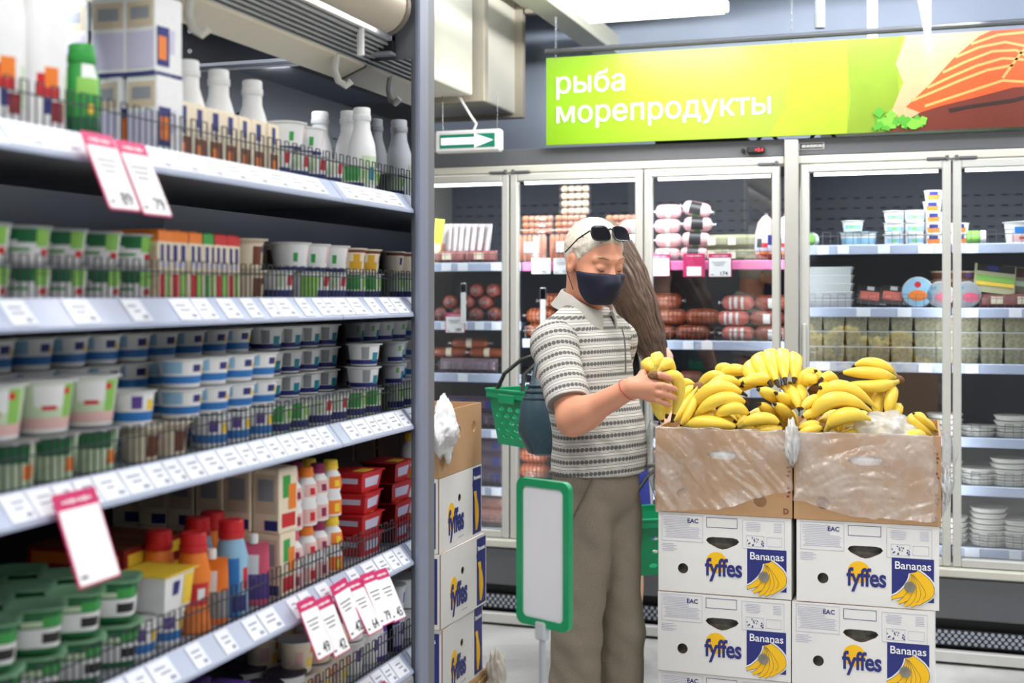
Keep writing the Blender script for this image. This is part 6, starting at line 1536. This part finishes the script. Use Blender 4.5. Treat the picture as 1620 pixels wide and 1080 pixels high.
    pk = MB().tube([m(.075, -.128, .985)-off, m(.056, -.146, .93)-off, m(.022, -.166, .855)-off], .0026, 5); pk.build('pocket_seam', [M('seam_dark', (96, 88, 76), .9)], tr)
    for s in (-1, 1):
        sh = MB(); Rr = []
        for k, (x, w, h) in enumerate(((-.10, .030, .05), (-.08, .040, .07), (0, .042, .075), (.08, .048, .055), (.13, .045, .045), (.155, .02, .03))):
            Rr.append([m(x-(.05 if s > 0 else 0), s*.10+w*math.cos(q), max(0.002, .035+h*.6*math.sin(q)))-off for q in np.linspace(0, 2*PI, 13)[:-1]])
        sh.loft(Rr).build('shoe', [M('shoe_dark', (40, 36, 34), .4)], t)
    rb = MB(); wd = (wr-el)/np.linalg.norm(wr-el); c = el+(wr-el)*.93; a1 = np.cross(wd, [0, 0, 1]); a1 /= np.linalg.norm(a1); a2 = np.cross(wd, a1)
    rb.tube([c+(a1*math.cos(q)*1.05+a2*math.sin(q)*1.05)*.0315+wd*.006*math.sin(q)-off for q in np.linspace(0, 2*PI, 25)[:-1]], .0011, 5, loop=True)
    rb.build('wrist_thread', [M('thread_red', (190, 30, 40), .7)], t)
man()
yb = 3.455
HELD = cluster("hand of bananas held up in the man's right hand, dark crown facing out", [((1034, 594, 3.415), (1026, 576, 3.44), (1020, 590, 3.50)), ((1036, 592, 3.415), (1040, 566, 3.45), (1046, 590, 3.52)), ((1038, 592, 3.415), (1056, 576, 3.46), (1064, 606, 3.51)), ((1040, 596, 3.415), (1073, 604, 3.465), (1062, 668, 3.475)), ((1034, 600, 3.42), (1040, 638, 3.475), (1049, 668, 3.49)), ((1036, 598, 3.43), (1056, 620, 3.50), (1054, 662, 3.52))], yb, .0185)

for k in HELD.children:
    if k.name.startswith('crown'): k.location += Vector((.004, -.026, .004)); k.scale = (1.0, 1.0, 1.0)

# ================================================================== woman behind the man, baskets, bag
GRN = M('basket_green', (6, 150, 100), .38, sss=.0)
def basket(label, loc, yaw, handle_up=.20):
    """tapered basket whose walls are really pierced with rows of slots"""
    t = thing('shopping_basket', label, 'basket', loc, (0, 0, yaw)); w, d, h = .40, .28, .205; k = .84
    def wall(L, T, name):
        out = [(-L*k/2, 0), (L*k/2, 0), (L/2, h-.02), (-L/2, h-.02)]; hs = []
        for r in range(5):
            for c in range(5 if L > .3 else 4):
                n = 5 if L > .3 else 4; cx = (c-(n-1)/2+(.25 if r % 2 else -.25))*.052; hs.append(circle(.5, 8, cx, .035+r*.025, .034, .017))
        MB().prism([out]+hs, -.0015, .0015, 0, T).build(name, [GRN], t)
    sl = lambda v: (1-k)*(v/h-1)
    wall(w, lambda u, v, z: (u, -d/2*(k+(1-k)*v/h)-z, v), 'long_wall'); wall(w, lambda u, v, z: (u, d/2*(k+(1-k)*v/h)+z, v), 'long_wall')
    wall(d, lambda u, v, z: (-w/2*(k+(1-k)*v/h)-z, u, v), 'short_wall'); wall(d, lambda u, v, z: (w/2*(k+(1-k)*v/h)+z, u, v), 'short_wall')
    MB().box((0, 0, .002), (w*k, d*k, .004)).build('bottom', [GRN], t)
    rm = MB()
    rm.prism([rrect(w+.03, d+.03, .03), rrect(w-.004, d-.004, .02)], h-.028, h, 0); rm.prism([rrect(w+.036, d+.036, .03), rrect(w-.006, d-.006, .02)], h-.004, h+.003, 0)
    rm.build('rim', [GRN], t)
    MB().box((-w/2-.016, 0, h-.030), (.006, .10, .032), b=.002).build('grip_plate', [GRN], t)
    for s in (-1, 1):
        hb = MB(); yy = s*.05*(1 if handle_up else 2)
        hb.tube([(-w/2-.005, s*d*.30, h-.01), (-w/2+.02, s*d*.22, h+.06), (-w*.28, s*.055, h+handle_up*.86), (-w*.16, s*.035, h+handle_up), (w*.16, s*.035, h+handle_up), (w*.28, s*.055, h+handle_up*.86), (w/2-.02, s*d*.22, h+.06), (w/2+.005, s*d*.30, h-.01)], .0075, 8)
        hb.build('handle', [BLK], t)
    return t
def woman():
    D = 5.15; base = at_d(952, 467, D); B = Vector((base.x, base.y, 0)); f = Vector((CY*0-SY*0+0, 1, 0)); f = camdir(.12, 1).normalized(); r = Vector((f.y, -f.x, 0))
    off = np.array(B); m = lambda a, b, z: np.array(B+f*a+r*b+Vector((0, 0, z))); Rb = np.array([f, r, (0, 0, 1)]); P = lambda px, py, d: np.array(at_d(px, py, d))
    t = thing('person', 'long-haired woman in black top and blue skirt, mostly hidden behind the man', 'person', B)
    Hc = P(958, 398, D); shl, shr = m(0, -.155, 1.375), m(0, .165, 1.40)
    ell_, elr = P(864, 594, D-.14), P(1049, 566, D-.02); wl, wrr = P(882, 606, D-.34), P(1056, 690, D-.22)
    F = Field(B+Vector((-.55, -.40, 0)), B+Vector((.55, .40, 1.86)), .006)
    Rh = Rb
    F.ell(Hc, (.095, .073, .115), Rh, .02); F.cone(m(.0, 0, 1.38), Hc-np.array([0, 0, .08]), .05, .048, .03)
    F.ell(Hc+np.array(f)*.095-np.array([0, 0, .02]), (.018, .012, .022), Rh, .01)
    for s in (-1, 1): F.ell(Hc+np.array(r)*s*.074, (.018, .008, .028), Rh, .006)
    F.ell(m(0, 0, 1.22), (.09, .14, .20), Rb, .05); F.ell(m(0, 0, .96), (.11, .155, .15), Rb, .06); F.cone(shl, shr, .045, .045, .04)
    for S, E_, Wr in ((shl, ell_, wl), (shr, elr, wrr)):
        F.cone(S, E_, .045, .036, .03); F.cone(E_, Wr, .036, .024, .02); d_ = (Wr-E_)/np.linalg.norm(Wr-E_); F.cone(Wr, Wr+d_*.07, .026, .022, .02)
        sd = np.cross(d_, [0, 0, 1.0]); sd = sd/np.linalg.norm(sd) if np.linalg.norm(sd) > .2 else np.array(r)
        for q in range(4): F.cone(Wr+d_*.07+sd*(.024-.016*q), Wr+d_*(.12+.01*(q in (1, 2)))+sd*(.022-.015*q)-np.array([0, 0, .03]), .009, .008, .005)
        F.cone(Wr+d_*.03, Wr+d_*.07+sd*.05, .011, .009, .008)
    for s, x in ((-1, -.09), (1, .118)):
        F.cone(m(0, s*.08, .88), m(.0, x, .48), .085, .052, .03); F.ell(m(-.02, x, .34), (.05, .045, .11), Rb, .03); F.cone(m(0, x, .48), m(-.02, x, .085), .05, .031, .03); F.cone(m(-.03, x, .05), m(.14, x, .03), .033, .024, .02)
    me = F.mesh('body', SKINW); setverts(me, verts(me)-off); obj('body', me, t)
    # hair swinging to one side
    Fh = Field(B+Vector((-.4, -.35, 1.05)), B+Vector((.4, .35, 1.88)), .006)
    Fh.ell(Hc+np.array([0, 0, .012])-np.array(f)*.014, (.105, .086, .122), Rh, .02)
    pth = [P(962, 395, D-.09), P(990, 440, D-.12), P(1008, 480, D-.13), P(1026, 530, D-.12), P(1040, 574, D-.11)]
    for i in range(4): Fh.cone(pth[i], pth[i+1], (.095, .085, .075, .062, .035)[i], (.095, .085, .075, .062, .035)[i+1], .03)
    hm = Fh.mesh('hair', M('hair_brown', (92, 72, 62), .45, var=.3, scale=60), 2); V = verts(hm)
    ax = (pth[3]-pth[0])/np.linalg.norm(pth[3]-pth[0]); s1 = np.cross(ax, np.array(f)); s1 /= np.linalg.norm(s1)
    V += (np.array([NZ.noise(Vector(((q-pth[0]).dot(s1)*60, (q-pth[0]).dot(ax)*4, q[1]*20))) for q in V])*.010)[:, None]*(-np.array(f)); setverts(hm, V-off); obj('hair', hm, t)
    st = MB(); rg = random.Random(9)
    for i in range(170):
        u_, w_ = rg.uniform(-1, 1), rg.uniform(.2, 1); pts = []
        for k in range(5):
            rr = (.100, .090, .079, .066, .038)[k]; e_ = np.array(f)*-1; x_ = s1*u_*rr
            pts.append(pth[k]+x_+e_*math.sqrt(max(0, rr*rr-(u_*rr)**2))*1.02+np.array([rg.gauss(0, .004), 0, rg.gauss(0, .006)])-off)
        pts.append(pts[-1]+(pth[4]-pth[3])*rg.uniform(.05, .35))
        st.tube(pts, [.0012, .0018, .0018, .0018, .0015, .0006], 4)
    st.build('hair_strands', [M('hair_brown_strand', (112, 90, 76), .45, var=.4, scale=40)], t, kind='stuff')
    Fs = Field(B+Vector((-.40, -.35, .90)), B+Vector((.40, .35, 1.52)), .006)
    Fs.ell(m(0, 0, 1.22), (.105, .155, .20), Rb, .05); Fs.ell(m(0, 0, 1.0), (.11, .15, .14), Rb, .06); Fs.cone(shl, shr, .056, .056, .04)
    for S, E_ in ((shl, ell_), (shr, elr)): Fs.cone(S, S+(E_-S)*.62, .056, .05, .03)
    Fs.plane(m(0, 0, .96), (0, 0, -1), .004)
    sm = Fs.mesh('black_top', M('top_black', (28, 28, 32), .85), 2); setverts(sm, verts(sm)-off); obj('black_top', sm, t)
    R = []
    for z, a, b in ((1.0, .115, .155), (.93, .13, .172), (.82, .14, .185), (.68, .15, .195), (.54, .16, .21)):
        R.append([m(a*(1+.05*math.sin(9*q)*(1.0-z))*math.cos(q), b*(1+.05*math.sin(9*q)*(1.0-z))*math.sin(q), z)-off for q in np.linspace(0, 2*PI, 49)[:-1]])
    MB().loft(R).build('skirt', [M('skirt_blue', (44, 58, 150), .8, var=.08)], t, smooth=60)
    for x in (-.09, .118):
        Rr = [[m(q0, x+w*math.cos(q), max(.002, .03+h*math.sin(q)))-off for q in np.linspace(0, 2*PI, 13)[:-1]] for q0, w, h in ((-.075, .025, .05), (-.06, .036, .06), (.02, .038, .045), (.10, .042, .034), (.165, .03, .026), (.18, .01, .012))]
        MB().loft(Rr).build('shoe', [M('shoe_black', (30, 30, 34), .5)], t)
    q = at_d(876, 500, D-.42); zb = EYE+(HOR-708)*(D-.55)/FPX
    basket("green pierced shopping basket hanging from the woman's arm left of the man", Vector((q.x, q.y, zb)), YAW+math.radians(35), .125)
    q = at_d(1062, 500, D-.42); zb = EYE+(HOR-905)*(D-.52)/FPX
    basket('green pierced basket low behind the left banana stack, partly hidden', Vector((q.x, q.y, zb)), YAW+.25, .17)
    # dark teal handbag
    a = at_d(880, 657, D-.80); bg = thing('handbag', 'dark teal leather handbag hanging beside the green basket', 'handbag', a, (0, 0, .55)); BAG = M('bag_teal', (52, 76, 88), .35, var=.12, scale=22, bump=.2, bscale=90)
    R = []
    for z, w, d in ((-.135, .07, .02), (-.125, .10, .05), (-.05, .135, .065), (.04, .125, .055), (.10, .10, .035), (.13, .085, .02)):
        R.append([(w*math.copysign(abs(math.cos(q))**.7, math.cos(q)), d*math.sin(q), z) for q in np.linspace(0, 2*PI, 29)[:-1]])
    MB().loft(R).build('bag_body', [BAG], bg, smooth=50)
    for z, w, d in ((.105, .104, .040), (.085, .110, .045), (.062, .117, .050)): MB().tube([(w*math.copysign(abs(math.cos(q))**.7, math.cos(q)), d*math.sin(q), z) for q in np.linspace(0, 2*PI, 29)[:-1]], .004, 5, loop=True).build('piping', [BAG], bg)
    MB().tube([(-.08, 0, .125), (-.06, .02, .20), (-.02, .03, .235), (.03, .02, .21), (.08, 0, .125)], .007, 8).build('strap', [BAG], bg)
woman()
